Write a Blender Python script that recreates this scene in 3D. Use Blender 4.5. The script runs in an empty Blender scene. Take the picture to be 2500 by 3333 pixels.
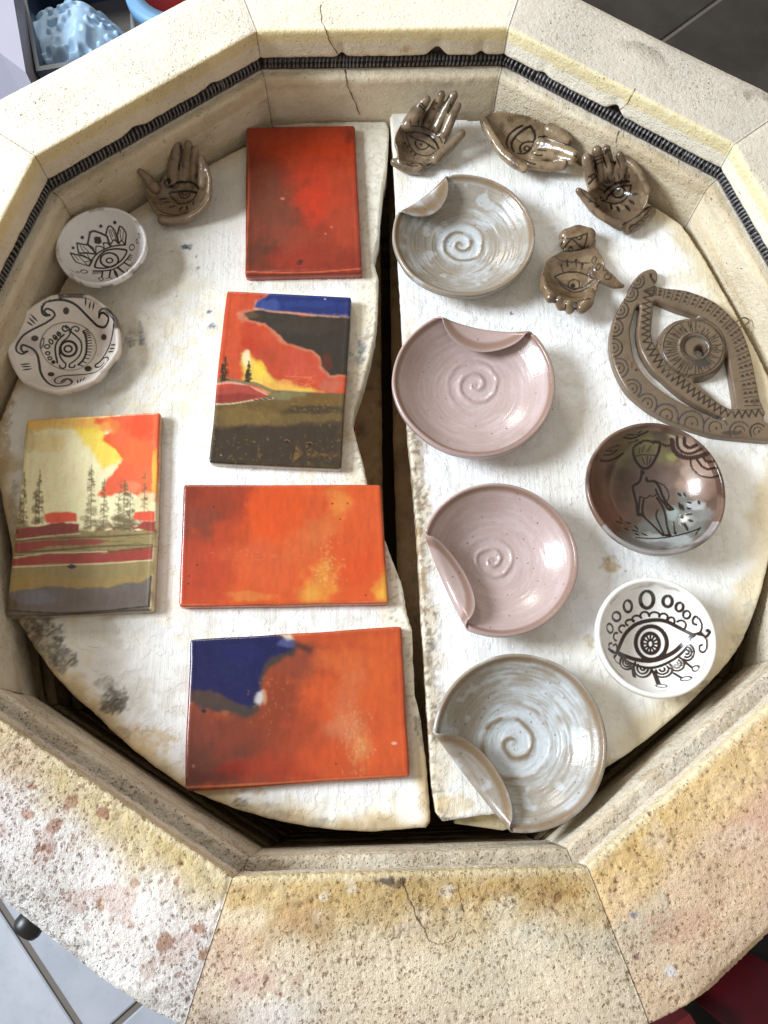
import bpy, math
import numpy as np
from mathutils import Vector
from mathutils.bvhtree import BVHTree

# ------------------------------------------------------------------ camera, world, lights, exposure
SC = bpy.context.scene
COL = SC.collection
PW, PH, FPX = 2500.0, 3333.0, 2660.2           # photograph size and focal length in its pixels
CAM = np.array([-0.01608, -0.24683, 0.48216])
CAM_ROT = (0.312223, -0.006361, -0.026018)
cd = bpy.data.cameras.new('camera'); co = bpy.data.objects.new('camera', cd); COL.objects.link(co)
co.location = CAM; co.rotation_euler = CAM_ROT
cd.sensor_fit = 'VERTICAL'; cd.sensor_height = 36.0; cd.lens = FPX / PH * 36.0
cd.clip_start = 0.01; cd.clip_end = 60
SC.camera = co

W = bpy.data.worlds.new('World'); SC.world = W; W.use_nodes = True
bg = W.node_tree.nodes['Background']
bg.inputs[0].default_value = (1.0, 0.92, 0.82, 1); bg.inputs[1].default_value = 0.40

def window_light(name, loc, target, sx, sy, power, colour):
    l = bpy.data.lights.new(name, 'AREA'); l.shape = 'RECTANGLE'; l.size = sx; l.size_y = sy
    l.energy = power; l.color = colour
    o = bpy.data.objects.new(name, l); COL.objects.link(o); o.location = loc
    o.rotation_euler = (Vector(target) - Vector(loc)).to_track_quat('-Z', 'Y').to_euler()
    return o
window_light('window_light', (-1.85, 0.22, 1.22), (0, 0, -.08), 0.78, 0.74, 82, (0.82, 0.91, 1.0))
window_light('back_window_light', (-0.75, 2.0, 1.15), (0, 0, -.08), 0.5, 0.5, 13, (1.0, 0.96, 0.88))

SC.view_settings.view_transform = 'Standard'; SC.view_settings.look = 'None'
SC.view_settings.gamma = 1.0; SC.view_settings.exposure = 0.28; SC.view_settings.use_curve_mapping = False

# ------------------------------------------------------------------ helpers
rng = np.random.default_rng(7)
a_, b_, c_ = CAM_ROT
RX = np.array([[1, 0, 0], [0, math.cos(a_), -math.sin(a_)], [0, math.sin(a_), math.cos(a_)]])
RY = np.array([[math.cos(b_), 0, math.sin(b_)], [0, 1, 0], [-math.sin(b_), 0, math.cos(b_)]])
RZ = np.array([[math.cos(c_), -math.sin(c_), 0], [math.sin(c_), math.cos(c_), 0], [0, 0, 1]])
RM = RZ @ RY @ RX
PX = 0.000206                                   # metres per photograph pixel near the shelves

def ray(u, v):
    d = RM @ np.array([(u - PW / 2) / FPX, -(v - PH / 2) / FPX, -1.0])
    return d
def P(u, v, z):
    """measured photograph point -> the place on the level z"""
    d = ray(u, v); return CAM + d * ((z - CAM[2]) / d[2])
def PA(pts, z):
    return np.array([P(u, v, z) for u, v in pts])

def lin(c):
    c = np.asarray(c, float) / 255.0
    return np.where(c <= 0.04045, c / 12.92, ((c + 0.055) / 1.055) ** 2.4)
def C(r, g, b): return lin((r, g, b))

def sstep(e0, e1, x):
    t = np.clip((x - e0) / (e1 - e0), 0, 1); return t * t * (3 - 2 * t)

def _hash(ix, iy, iz, seed):
    h = (ix.astype(np.int64) * 374761393 + iy.astype(np.int64) * 668265263 + iz.astype(np.int64) * 2147483647 + seed * 1274126177) & 0xFFFFFFFF
    h = ((h ^ (h >> 13)) * 1274126177) & 0xFFFFFFFF
    h = ((h ^ (h >> 16)) * 2246822519) & 0xFFFFFFFF
    return ((h ^ (h >> 15)) & 0xFFFFFF) / float(0xFFFFFF)
def vnoise(p, seed=0):
    i = np.floor(p).astype(np.int64); f = p - i; f = f * f * (3 - 2 * f)
    r = 0
    for dx in (0, 1):
        wx = f[:, 0] if dx else 1 - f[:, 0]
        for dy in (0, 1):
            wy = f[:, 1] if dy else 1 - f[:, 1]
            for dz in (0, 1):
                wz = f[:, 2] if dz else 1 - f[:, 2]
                r = r + wx * wy * wz * _hash(i[:, 0] + dx, i[:, 1] + dy, i[:, 2] + dz, seed)
    return r
def fbm(p, scale, octv=4, seed=0, gain=0.5):
    """0..1 fractal noise; scale in features per metre"""
    p = np.asarray(p, float)
    if p.shape[1] == 2: p = np.c_[p, np.zeros(len(p))]
    s, a, t = 0, 1.0, 0
    for k in range(octv):
        s = s + a * vnoise(p * scale * 2 ** k + 17.3 * k, seed + k); t += a; a *= gain
    return s / t

def mesh_np(name, V, faces, mat, col=None, parent=None, smooth=True, extra=None):
    me = bpy.data.meshes.new(name)
    V = np.ascontiguousarray(V, np.float32)
    me.vertices.add(len(V)); me.vertices.foreach_set('co', V.ravel())
    idx = np.concatenate([np.asarray(f, np.int32).ravel() for f in faces])
    tot = np.concatenate([np.full(len(f), np.asarray(f).shape[1], np.int32) for f in faces])
    st = np.concatenate([[0], np.cumsum(tot)[:-1]]).astype(np.int32)
    me.loops.add(len(idx)); me.loops.foreach_set('vertex_index', idx)
    me.polygons.add(len(tot)); me.polygons.foreach_set('loop_start', st)
    me.update(calc_edges=True); me.validate()
    me.polygons.foreach_set('use_smooth', np.full(len(me.polygons), smooth))
    def put(nm, c):
        at = me.color_attributes.new(nm, 'FLOAT_COLOR', 'POINT')
        c = np.asarray(c, np.float32)
        if c.shape[1] == 3: c = np.c_[c, np.ones(len(c), np.float32)]
        at.data.foreach_set('color', np.ascontiguousarray(c, np.float32).ravel())
    if col is not None: put('col', col)
    for k, v in (extra or {}).items(): put(k, v)
    if mat: me.materials.append(mat)
    o = bpy.data.objects.new(name, me); COL.objects.link(o)
    if parent: o.parent = parent
    return o

def empty(name, loc=(0, 0, 0)):
    o = bpy.data.objects.new(name, None); COL.objects.link(o); o.location = loc; o.empty_display_size = .02; return o
def tag(o, label, cat, group=None, kind=None):
    o['label'] = label; o['category'] = cat
    if group: o['group'] = group
    if kind: o['kind'] = kind
    return o
def settle(o, V):
    """move the origin of a finished mesh to the middle of its base"""
    c = Vector(((V[:, 0].min() + V[:, 0].max()) / 2, (V[:, 1].min() + V[:, 1].max()) / 2, V[:, 2].min()))
    from mathutils import Matrix
    o.data.transform(Matrix.Translation(-c)); o.location = c

def gridfaces(n, m, closed_m=False, off=0):
    i = np.arange(n - 1)[:, None]; j = np.arange(m if closed_m else m - 1)[None, :]
    j2 = (j + 1) % m
    return np.stack([i * m + j, i * m + j2 + 0 * i, (i + 1) * m + j2, (i + 1) * m + j], -1).reshape(-1, 4) + off

def box_vf(x0, x1, y0, y1, z0, z1):
    V = np.array([(x, y, z) for z in (z0, z1) for y in (y0, y1) for x in (x0, x1)], float)
    F = np.array([(0, 2, 3, 1), (4, 5, 7, 6), (0, 1, 5, 4), (2, 6, 7, 3), (0, 4, 6, 2), (1, 3, 7, 5)])
    return V, F

def tube(path, r, n=6, caps=True):
    path = np.asarray(path, float); r = np.broadcast_to(np.asarray(r, float), (len(path),))
    T = np.gradient(path, axis=0); T /= np.linalg.norm(T, axis=1)[:, None] + 1e-12
    up = np.array([0.13, 0.21, 0.97]); A = np.cross(T, up); A /= np.linalg.norm(A, axis=1)[:, None] + 1e-12
    B = np.cross(A, T)
    th = np.arange(n) / n * 2 * np.pi
    V = (path[:, None] + r[:, None, None] * (np.cos(th)[None, :, None] * A[:, None] + np.sin(th)[None, :, None] * B[:, None])).reshape(-1, 3)
    F = [gridfaces(len(path), n, True)]
    if caps:
        F.append(np.arange(n)[None, ::-1]); F.append((np.arange(n) + (len(path) - 1) * n)[None])
    return V, F

# --- drawing on surfaces
def smooth_line(pts, closed=False, step=2.0):
    p = np.asarray(pts, float)
    if len(p) < 3 and not closed:
        n = max(2, int(np.linalg.norm(p[-1] - p[0]) / step)); t = np.linspace(0, 1, n)[:, None]
        return p[0] + (p[-1] - p[0]) * t
    q = np.vstack([p[-1], p, p[0], p[1]]) if closed else np.vstack([2 * p[0] - p[1], p, 2 * p[-1] - p[-2]])
    out = []
    for k in range(1, len(q) - 2):
        p0, p1, p2, p3 = q[k - 1:k + 3]
        n = max(2, int(np.linalg.norm(p2 - p1) / step))
        t = np.linspace(0, 1, n, endpoint=False)[:, None]
        out.append(.5 * ((2 * p1) + (p2 - p0) * t + (2 * p0 - 5 * p1 + 4 * p2 - p3) * t ** 2 + (3 * p1 - p0 - 3 * p2 + p3) * t ** 3))
    out.append(q[-2][None]); return np.vstack(out)

class Canvas:
    """paints glaze colours on the vertices of one thing; coordinates are those of a crop of the photograph"""
    def __init__(s, V, faces, col, crop, zfall, smin=None):
        s.V = V; s.col = col; s.x0, s.y0, s.k = crop; s.zf = zfall; s.smin = smin or 0.0
        polys = []
        for f in faces: polys += np.asarray(f).tolist()
        s.bvh = BVHTree.FromPolygons(V.tolist(), polys)
        s.ink_amount = np.zeros(len(V)); s.fat = 1.0
    def hit(s, u, v):
        u = s.x0 + u / s.k; v = s.y0 + v / s.k
        d = ray(u, v); h = s.bvh.ray_cast(Vector(CAM), Vector(d / np.linalg.norm(d)))
        return np.array(h[0]) if h[0] is not None else P(u, v, s.zf)
    def line3(s, pts, closed=False, curved=True):
        q = smooth_line(pts, closed, 4.0 * s.k / 2.0) if curved else np.vstack([np.asarray(pts, float)] + ([pts[0]] if closed else []))
        return np.array([s.hit(u, v) for u, v in q])
    def stroke(s, pts, w=20, color=None, closed=False, curved=True, soft=.00022, amt=1.0, taper=False):
        L = s.line3(pts, closed, curved); w = max(w * s.fat / s.k * PX * .5, s.smin)
        s.seg(L, w, color, soft, amt, taper)
    def seg(s, L, w, color, soft, amt=1.0, taper=False):
        m = w + soft * 2
        idx = np.where(np.all((s.V > L.min(0) - m) & (s.V < L.max(0) + m), axis=1))[0]
        if not len(idx): return
        p = s.V[idx]; best = np.full(len(idx), 1.0)
        n = len(L) - 1
        for k in range(n):
            a, b = L[k], L[k + 1]; ab = b - a
            t = np.clip(((p - a) @ ab) / (ab @ ab + 1e-15), 0, 1)
            dd = np.linalg.norm(p - (a + t[:, None] * ab), axis=1)
            if taper: dd = dd + w * .8 * abs(2 * (k + .5) / n - 1) ** 2
            best = np.minimum(best, dd)
        mask = sstep(w + soft, w - soft, best) * amt
        s.ink_amount[idx] = np.maximum(s.ink_amount[idx], mask)
        s.col[idx, :3] = s.col[idx, :3] * (1 - mask[:, None]) + np.asarray(s.ink if color is None else color) * mask[:, None]
    def ring(s, cx, cy, rx, ry, w=18, rot=0, color=None, a0=0, a1=360):
        t = np.radians(np.linspace(a0, a1, 28)); cr, sr = math.cos(math.radians(rot)), math.sin(math.radians(rot))
        x, y = rx * np.cos(t), ry * np.sin(t)
        s.stroke(np.c_[cx + x * cr - y * sr, cy + x * sr + y * cr], w, color, curved=False)
    def dot(s, cx, cy, rx, ry=None, color=None):
        ry = ry or rx; t = np.linspace(0, 2 * np.pi, 16, endpoint=False)
        s.fill(np.c_[cx + rx * np.cos(t), cy + ry * np.sin(t)], s.ink if color is None else color, .0003, 0)
    def fill(s, pts, color, soft=.0006, warp=0.0, amt=1.0, wscale=180, seed=3, curved=False):
        """a filled shape with an uneven edge (warp in metres)"""
        q = smooth_line(pts, True, 14 * s.k / 2) if curved else np.asarray(pts, float)
        G = np.array([s.hit(u, v) for u, v in q])[:, :2]
        m = soft * 2 + warp * 2
        idx = np.where(np.all((s.V[:, :2] > G.min(0) - m) & (s.V[:, :2] < G.max(0) + m), axis=1))[0]
        if not len(idx): return
        d = poly_sdf(s.V[idx, :2], G)
        if warp: d = d + (fbm(s.V[idx], wscale, 4, seed) - .5) * 2 * warp
        mask = sstep(soft, -soft, d) * amt
        s.col[idx, :3] = s.col[idx, :3] * (1 - mask[:, None]) + np.asarray(color) * mask[:, None]
    def blob(s, cx, cy, rx, ry, color, amt=1.0, soft=.6, seed=0, wscale=120, warp=.5, speck=0.0):
        c = s.hit(cx, cy); ex = s.hit(cx + rx, cy) - c; ey = s.hit(cx, cy + ry) - c
        A = np.linalg.inv(np.c_[ex[:2], ey[:2]]); q = (s.V[:, :2] - c[:2]) @ A.T
        r = np.linalg.norm(q, axis=1)
        idx = np.where(r < 2.4)[0]
        if not len(idx): return
        vv = s.V[idx]; qq = q[idx] + (np.c_[fbm(vv, wscale * .6, 3, seed + 3), fbm(vv, wscale * .6, 3, seed + 7)] - .5) * 1.5 * warp
        r = np.linalg.norm(qq, axis=1) + (fbm(vv, wscale * 1.5, 5, seed + 11, .6) - .5) * 2 * warp
        mask = sstep(1 + soft * .5, 1 - soft * .5, r) * amt
        if speck: mask = mask * (1 - speck + speck * sstep(.40, .56, fbm(vv, 520, 3, seed + 21)))
        s.col[idx, :3] = s.col[idx, :3] * (1 - mask[:, None]) + np.asarray(color) * mask[:, None]

def poly_sdf(Pt, poly):
    """signed distance to a polygon (negative inside)"""
    out = np.empty(len(Pt)); A = np.asarray(poly, float)[:, :2]; B = np.roll(A, -1, 0)
    for c0 in range(0, len(Pt), 20000):
        p = Pt[c0:c0 + 20000, :2]; best = np.full(len(p), 1e9); ins = np.zeros(len(p), bool)
        for a, b in zip(A, B):
            ab = b - a; t = np.clip(((p - a) @ ab) / (ab @ ab + 1e-18), 0, 1)
            e = p - (a + t[:, None] * ab); best = np.minimum(best, e[:, 0] ** 2 + e[:, 1] ** 2)
            if a[1] != b[1]:
                cond = (a[1] > p[:, 1]) != (b[1] > p[:, 1])
                ins ^= cond & (p[:, 0] < (b[0] - a[0]) * (p[:, 1] - a[1]) / (b[1] - a[1]) + a[0])
        d = np.sqrt(best); out[c0:c0 + 20000] = np.where(ins, -d, d)
    return out

def slab(outer, holes, h, ztop, zbot, rnd, cap=True):
    """a plate of any outline: dense top, rounded edge, side walls"""
    outer = np.asarray(outer)[:, :2]; holes = [np.asarray(q)[:, :2] for q in holes]
    def sdf(p):
        d = poly_sdf(p, outer)
        for q in holes: d = np.maximum(d, -poly_sdf(p, q))
        return d
    x = np.arange(outer[:, 0].min() - 2 * h, outer[:, 0].max() + 2.5 * h, h); y = np.arange(outer[:, 1].min() - 2 * h, outer[:, 1].max() + 2.5 * h, h)
    X, Y = np.meshgrid(x, y, indexing='ij'); p = np.c_[X.ravel(), Y.ravel()]; n, m = X.shape
    D = sdf(p); Q = gridfaces(n, m)
    Q = Q[(D[Q] < 0).any(1)]
    used = np.unique(Q); mp = np.full(len(p), -1); mp[used] = np.arange(len(used)); Q = mp[Q]; p = p[used].copy(); D = D[used]
    for _ in range(3):
        o = np.where(D > 0)[0]; e = h * .1
        d0 = sdf(p[o]); gx = (sdf(p[o] + [e, 0]) - d0) / e; gy = (sdf(p[o] + [0, e]) - d0) / e
        g = np.c_[gx, gy]; g /= np.linalg.norm(g, axis=1)[:, None] + 1e-9
        p[o] -= g * d0[:, None] * .95
    D[D > 0] = 0
    zt = ztop(p) if callable(ztop) else np.full(len(p), float(ztop))
    k = np.clip(rnd + D, 0, rnd); zt = zt - (rnd - np.sqrt(np.maximum(rnd ** 2 - k ** 2, 0)))
    V = np.c_[p, zt]
    E = np.concatenate([Q[:, [0, 1]], Q[:, [1, 2]], Q[:, [2, 3]], Q[:, [3, 0]]])
    key = np.sort(E, 1); _, inv, cnt = np.unique(key, axis=0, return_inverse=True, return_counts=True)
    BE = E[cnt[inv.ravel()] == 1]
    bv = np.unique(BE); bm = np.full(len(V), -1)
    N = len(V)
    if cap:
        Vb = np.c_[p, np.full(len(p), zbot)]; V2 = np.vstack([V, Vb])
        tb = np.full(len(V), -1); tb[bv] = 2 * N + np.arange(len(bv)); V2 = np.vstack([V2, V[bv], Vb[bv]]); nb = len(bv)
        F = [Q, np.c_[tb[BE[:, 1]], tb[BE[:, 0]], tb[BE[:, 0]] + nb, tb[BE[:, 1]] + nb], Q[:, ::-1] + N]
    else:
        nb = len(bv); bm[bv] = N + np.arange(nb); V2 = np.vstack([V, V[bv], np.c_[p[bv], np.full(nb, zbot)]])
        F = [Q, np.c_[bm[BE[:, 1]], bm[BE[:, 0]], bm[BE[:, 0]] + nb, bm[BE[:, 1]] + nb]]
    return V2, F, N, D

# --- materials
class NT:
    def __init__(s, name):
        s.m = bpy.data.materials.new(name); s.m.use_nodes = True; s.t = s.m.node_tree; s.b = s.t.nodes['Principled BSDF']
    def n(s, typ, **kw):
        o = s.t.nodes.new('ShaderNode' + typ)
        for k, v in kw.items():
            if k in ('operation', 'data_type', 'blend_type', 'feature', 'attribute_name', 'attribute_type', 'noise_dimensions', 'clamp', 'distance'): setattr(o, k, v)
            else: s.set(o.inputs[k.replace('_', ' ')], v)
        return o
    def set(s, sock, v):
        if hasattr(v, 'is_output'): s.t.links.new(v, sock)
        elif isinstance(v, tuple) and len(v) == 3 and sock.type == 'RGBA': sock.default_value = (*v, 1)
        else: sock.default_value = v
    def math(s, op, a, b=None, clamp=False):
        o = s.t.nodes.new('ShaderNodeMath'); o.operation = op; o.use_clamp = clamp
        s.set(o.inputs[0], a)
        if b is not None: s.set(o.inputs[1], b)
        return o.outputs[0]
    def mix(s, f, a, b, mode='MIX'):
        o = s.t.nodes.new('ShaderNodeMix'); o.data_type = 'RGBA'; o.blend_type = mode
        s.set(o.inputs[0], f); s.set(o.inputs[6], a); s.set(o.inputs[7], b); return o.outputs[2]
    def attr(s, nm='col'): return s.n('Attribute', attribute_name=nm)
    def obj(s): return s.n('TexCoord').outputs['Object']
    def noise(s, scale, detail=4, rough=.55, vec=None):
        o = s.n('TexNoise', Scale=scale, Detail=detail, Roughness=rough)
        s.set(o.inputs['Vector'], vec if vec is not None else s.obj()); return o.outputs[0]
    def mapped(s, scale, rot=(0, 0, 0)):
        o = s.n('Mapping'); o.inputs['Scale'].default_value = scale; o.inputs['Rotation'].default_value = rot
        s.set(o.inputs['Vector'], s.obj()); return o.outputs[0]
    def ramp(s, f, a, b):
        o = s.n('MapRange'); s.set(o.inputs[0], f); o.inputs[1].default_value = a; o.inputs[2].default_value = b; return o.outputs[0]
    def bump(s, hgt, strength=.5, dist=.001, normal=None):
        o = s.n('Bump', Strength=strength, Distance=dist); s.set(o.inputs['Height'], hgt)
        if normal is not None: s.set(o.inputs['Normal'], normal)
        return o.outputs[0]
    def out(s, **kw):
        for k, v in kw.items(): s.set(s.b.inputs[k.replace('_', ' ')], v)
        return s.m

def plain(name, colour, rough=.5, metal=0.0, var=.12, vscale=60, spec=.5):
    t = NT(name); c = tuple(float(x) for x in colour)
    f = t.noise(vscale, 5)
    k = t.mix(f, tuple(x * (1 - var) for x in c), tuple(min(1, x * (1 + var)) for x in c))
    return t.out(Base_Color=k, Roughness=rough, Metallic=metal, Specular_IOR_Level=spec)

def brick_material():
    t = NT('firebrick'); a = t.attr('col'); q = t.attr('pit')
    amt = a.outputs['Alpha']; ob = t.obj()
    wn = t.n('TexNoise', Scale=260.0, Detail=2.0); t.set(wn.inputs['Vector'], ob)
    off = t.n('VectorMath', operation='SCALE'); t.set(off.inputs[0], wn.outputs['Color']); off.inputs['Scale'].default_value = .0042
    wv = t.n('VectorMath', operation='ADD'); t.set(wv.inputs[0], ob); t.set(wv.inputs[1], off.outputs[0])
    masks = []
    for sc_, lim, pw_ in ((560.0, .52, 1.5), (250.0, .36, 4.0), (110.0, .28, 7.0)):
        v = t.n('TexVoronoi', Scale=sc_); t.set(v.inputs['Vector'], wv.outputs[0])
        sp = t.n('SeparateColor'); t.set(sp.inputs[0], v.outputs['Color'])
        th = t.math('MULTIPLY', t.math('MULTIPLY', t.math('POWER', sp.outputs[0], pw_), lim), amt)
        masks.append(t.math('MULTIPLY', t.math('SUBTRACT', th, v.outputs['Distance']), 9.0, True))
    m = t.math('MAXIMUM', t.math('MAXIMUM', masks[0], masks[1]), masks[2])
    fine = t.noise(900, 4, .6); mid = t.noise(95, 5, .6)
    base = t.mix(t.ramp(mid, .3, .7), t.mix(.09, a.outputs['Color'], (0.30, .22, .12)), t.mix(.12, a.outputs['Color'], (1, .97, .9)))
    base = t.mix(t.math('MULTIPLY', m, .58), base, q.outputs['Color'])
    cr = t.ramp(t.noise(760, 8, .72), .38, .60)
    crd = t.math('MULTIPLY', t.math('SUBTRACT', 1.0, cr), t.math('MULTIPLY', amt, .22))
    base = t.mix(crd, base, q.outputs['Color'])
    h = t.math('SUBTRACT', t.math('ADD', t.math('ADD', t.math('MULTIPLY', fine, .5), t.math('MULTIPLY', t.math('MULTIPLY', t.noise(300, 7, .72), t.math('POWER', amt, 1.6)), 4.5)), t.math('MULTIPLY', t.noise(260, 6, .65), 1.0)), t.math('MULTIPLY', m, 2.4))
    return t.out(Base_Color=base, Roughness=.93, Specular_IOR_Level=.15, Normal=t.bump(h, .8, .0012))

def shelf_material():
    t = NT('kiln_wash'); a = t.attr('col'); amt = a.outputs['Alpha']
    st = t.noise(1.0, 5, .6, t.mapped((330, 30, 300), (0, 0, -.16)))
    st2 = t.noise(1.0, 3, .6, t.mapped((190, 12, 300), (0, 0, -.16)))
    gr = t.noise(1400, 3, .6)
    v = t.n('TexNoise', Scale=70.0, Detail=6.0, Roughness=.62); t.set(v.inputs['Vector'], t.obj())
    fl = t.ramp(v.outputs[0], .47, .50)
    c = t.mix(t.math('MULTIPLY', fl, .10), a.outputs['Color'], (.62, .56, .44))
    c = t.mix(t.math('MULTIPLY', t.ramp(t.noise(240, 5, .65), .55, .75), .18), c, (.42, .36, .26))
    h = t.math('ADD', t.math('MULTIPLY', t.math('ADD', st, t.math('MULTIPLY', st2, .8)), t.math('MULTIPLY', amt, .75)), t.math('ADD', t.math('MULTIPLY', gr, .35), t.math('MULTIPLY', fl, -.35)))
    return t.out(Base_Color=c, Roughness=.50, Specular_IOR_Level=.4, Normal=t.bump(h, .6, .0011))

def glaze(name, rough=.1, bumpy=.25, coat=.0, spec=.5, sparkle=0.0, rvar=.08):
    t = NT(name); a = t.attr('col')
    n1 = t.noise(160, 3); n2 = t.noise(900, 3)
    c = t.mix(t.math('MULTIPLY', t.ramp(t.noise(420, 5, .65), .42, .72), .16), a.outputs['Color'], t.mix(.55, a.outputs['Color'], (.06, .04, .03)))
    rr = t.math('ADD', t.math('MULTIPLY', t.ramp(n1, .3, .8), rvar), rough)
    h = t.math('ADD', n1, t.math('MULTIPLY', n2, .25 + sparkle))
    return t.out(Base_Color=c, Roughness=rr, Coat_Weight=coat, Coat_Roughness=.06, Specular_IOR_Level=spec, Normal=t.bump(h, bumpy, .0006))

M_BRICK = brick_material(); M_SHELF = shelf_material()
M_TILE = glaze('painted_tile_glaze', .22, .30, .25, .5)
M_BROWN = glaze('brown_clear_glaze', .17, .40, .22, .5, 0, .18)
M_EYE = glaze('brown_thin_glaze', .30, .35, .12, .4)
M_WHITE = glaze('white_glaze', .17, .22, .2, .5)
M_PINK = glaze('pink_satin_glaze', .20, .22, .1, .5, .3)
M_GREY = glaze('grey_satin_glaze', .24, .34, .15, .5, .3)
M_COIL = plain('heating_wire', C(108, 106, 108), .45, .2, .25, 300)
M_STEEL = plain('steel', C(150, 150, 152), .35, .9, .1, 40)
M_BLACKP = plain('black_plastic', C(22, 21, 22), .4, 0, .2, 80)
M_CRACK = plain('crack_dirt', C(104, 80, 54), .95, 0, .3, 500)
INK = C(44, 29, 20); INK2 = C(38, 33, 30)

# ------------------------------------------------------------------ the kiln
A_IN = 0.2967; T18 = math.tan(math.radians(18))
kiln = tag(empty('kiln', (0, 0, -.70)), 'ten-sided top-loading kiln of pale worn firebrick, its lid open', 'kiln')
KO = Vector((0, 0, .70))
def kpart(name, V, F, mat, col=None, extra=None, smooth=True):
    o = mesh_np(name, V, F, mat, col, kiln, smooth, extra); o.location = KO; return o

def sample_profile(pts, step):
    pts = np.asarray(pts, float); out = []
    for a, b in zip(pts[:-1], pts[1:]):
        n = max(1, int(round(np.linalg.norm(b - a) / step(a, b)))); t = np.arange(n)[:, None] / n
        out.append(a + (b - a) * t)
    out.append(pts[-1][None]); return np.vstack(out)

RIM_W = {90: .066, 126: .067, 162: .070, 198: .070, 234: .077, 270: .087, 306: .088, 342: .080, 18: .070, 54: .064}
def side_shift(az, S):
    az = az % 360                                # the ring is not quite regular at the front left
    return .006 * (1 - S) if az == 234 else (.006 * (1 + S) if az == 198 else 0.0 * S)
def rim_width(az, S):
    w, a, b = RIM_W[az % 360], RIM_W[(az - 36) % 360], RIM_W[(az + 36) % 360]
    return w + np.where(S < 0, (a - w) * .5 * S * S, (b - w) * .5 * S * S)
ROW1 = [(.074, -.1125), (.074, -.014), (.0726, -.0075), (.0695, -.0035), (.063, -.0010), (.054, 0), (.003, 0), (.0009, -.0004), (.0002, -.0012), (0, -.0035), (0, -.0225),
        (.0008, -.0245), (.007, -.0265), (.0125, -.0285), (.0150, -.0335), (.0125, -.0385), (.004, -.0405), (-.001, -.0418), (-.0028, -.0436), (-.0034, -.0465),
        (-.0034, -.104), (-.0025, -.1125)]
LOOK = {  # azimuth: (top colour, band colour on the top, width of that band, pit amount, pit colour, roughness, band colour on the inner face)
    90: ((238, 228, 206), (236, 222, 180), .0008, .42, (176, 150, 104), .16, (236, 216, 158)),
    126: ((238, 229, 210), (236, 222, 180), .0008, .60, (168, 148, 116), .16, (228, 206, 150)),
    162: ((240, 231, 210), (238, 222, 175), .0008, .60, (176, 150, 110), .16, (232, 210, 152)),
    198: ((238, 228, 205), (236, 220, 175), .002, .60, (176, 150, 110), .2, (232, 210, 160)),
    234: ((246, 241, 236), (206, 182, 118), .017, 1.05, (150, 100, 76), .62, (226, 208, 160)),
    270: ((238, 221, 192), (208, 172, 98), .024, 1.0, (150, 112, 72), .52, (236, 216, 160)),
    306: ((232, 203, 168), (224, 186, 106), .020, .80, (140, 96, 66), .46, (240, 224, 178)),
    342: ((230, 210, 180), (230, 200, 130), .012, .7, (150, 110, 80), .4, (236, 220, 180)),
    18: ((226, 216, 198), (236, 220, 170), .0008, .55, (150, 132, 108), .16, (240, 224, 168)),
    54: ((214, 205, 190), (238, 224, 180), .0008, .62, (132, 116, 94), .16, (240, 224, 166)),
}
ROW1F = [q for q in ROW1 if q[1] > -.0400] + [(.003, -.0405), (-.0045, -.0408), (-.0058, -.0415), (-.0062, -.0432), (-.0062, -.104), (-.0052, -.1125)]
def worley(p, cell, seed):
    q = p / cell; i = np.floor(q).astype(np.int64); best = np.full(len(p), 9.0); rnd = np.zeros(len(p))
    for dx in (-1, 0, 1):
        for dy in (-1, 0, 1):
            for dz in (-1, 0, 1):
                c = i + (dx, dy, dz); f = np.stack([_hash(c[:, 0], c[:, 1], c[:, 2], seed + k) for k in range(4)], 1)
                d = np.linalg.norm(c + f[:, :3] - q, axis=1); b = d < best; best = np.where(b, d, best); rnd = np.where(b, f[:, 3], rnd)
    return best, rnd
CHIPS = {90: [(-.043, .007, .006), (.032, .0025, .003), (-.078, .002, .003)], 54: [(-.004, .006, .0052), (.06, .0015, .004)], 126: [(.02, .0016, .006), (-.05, .0014, .005)], 18: [], 162: [(.01, .002, .004)]}
brick_bvh = {}
RB = (160, 112, 84)
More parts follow.
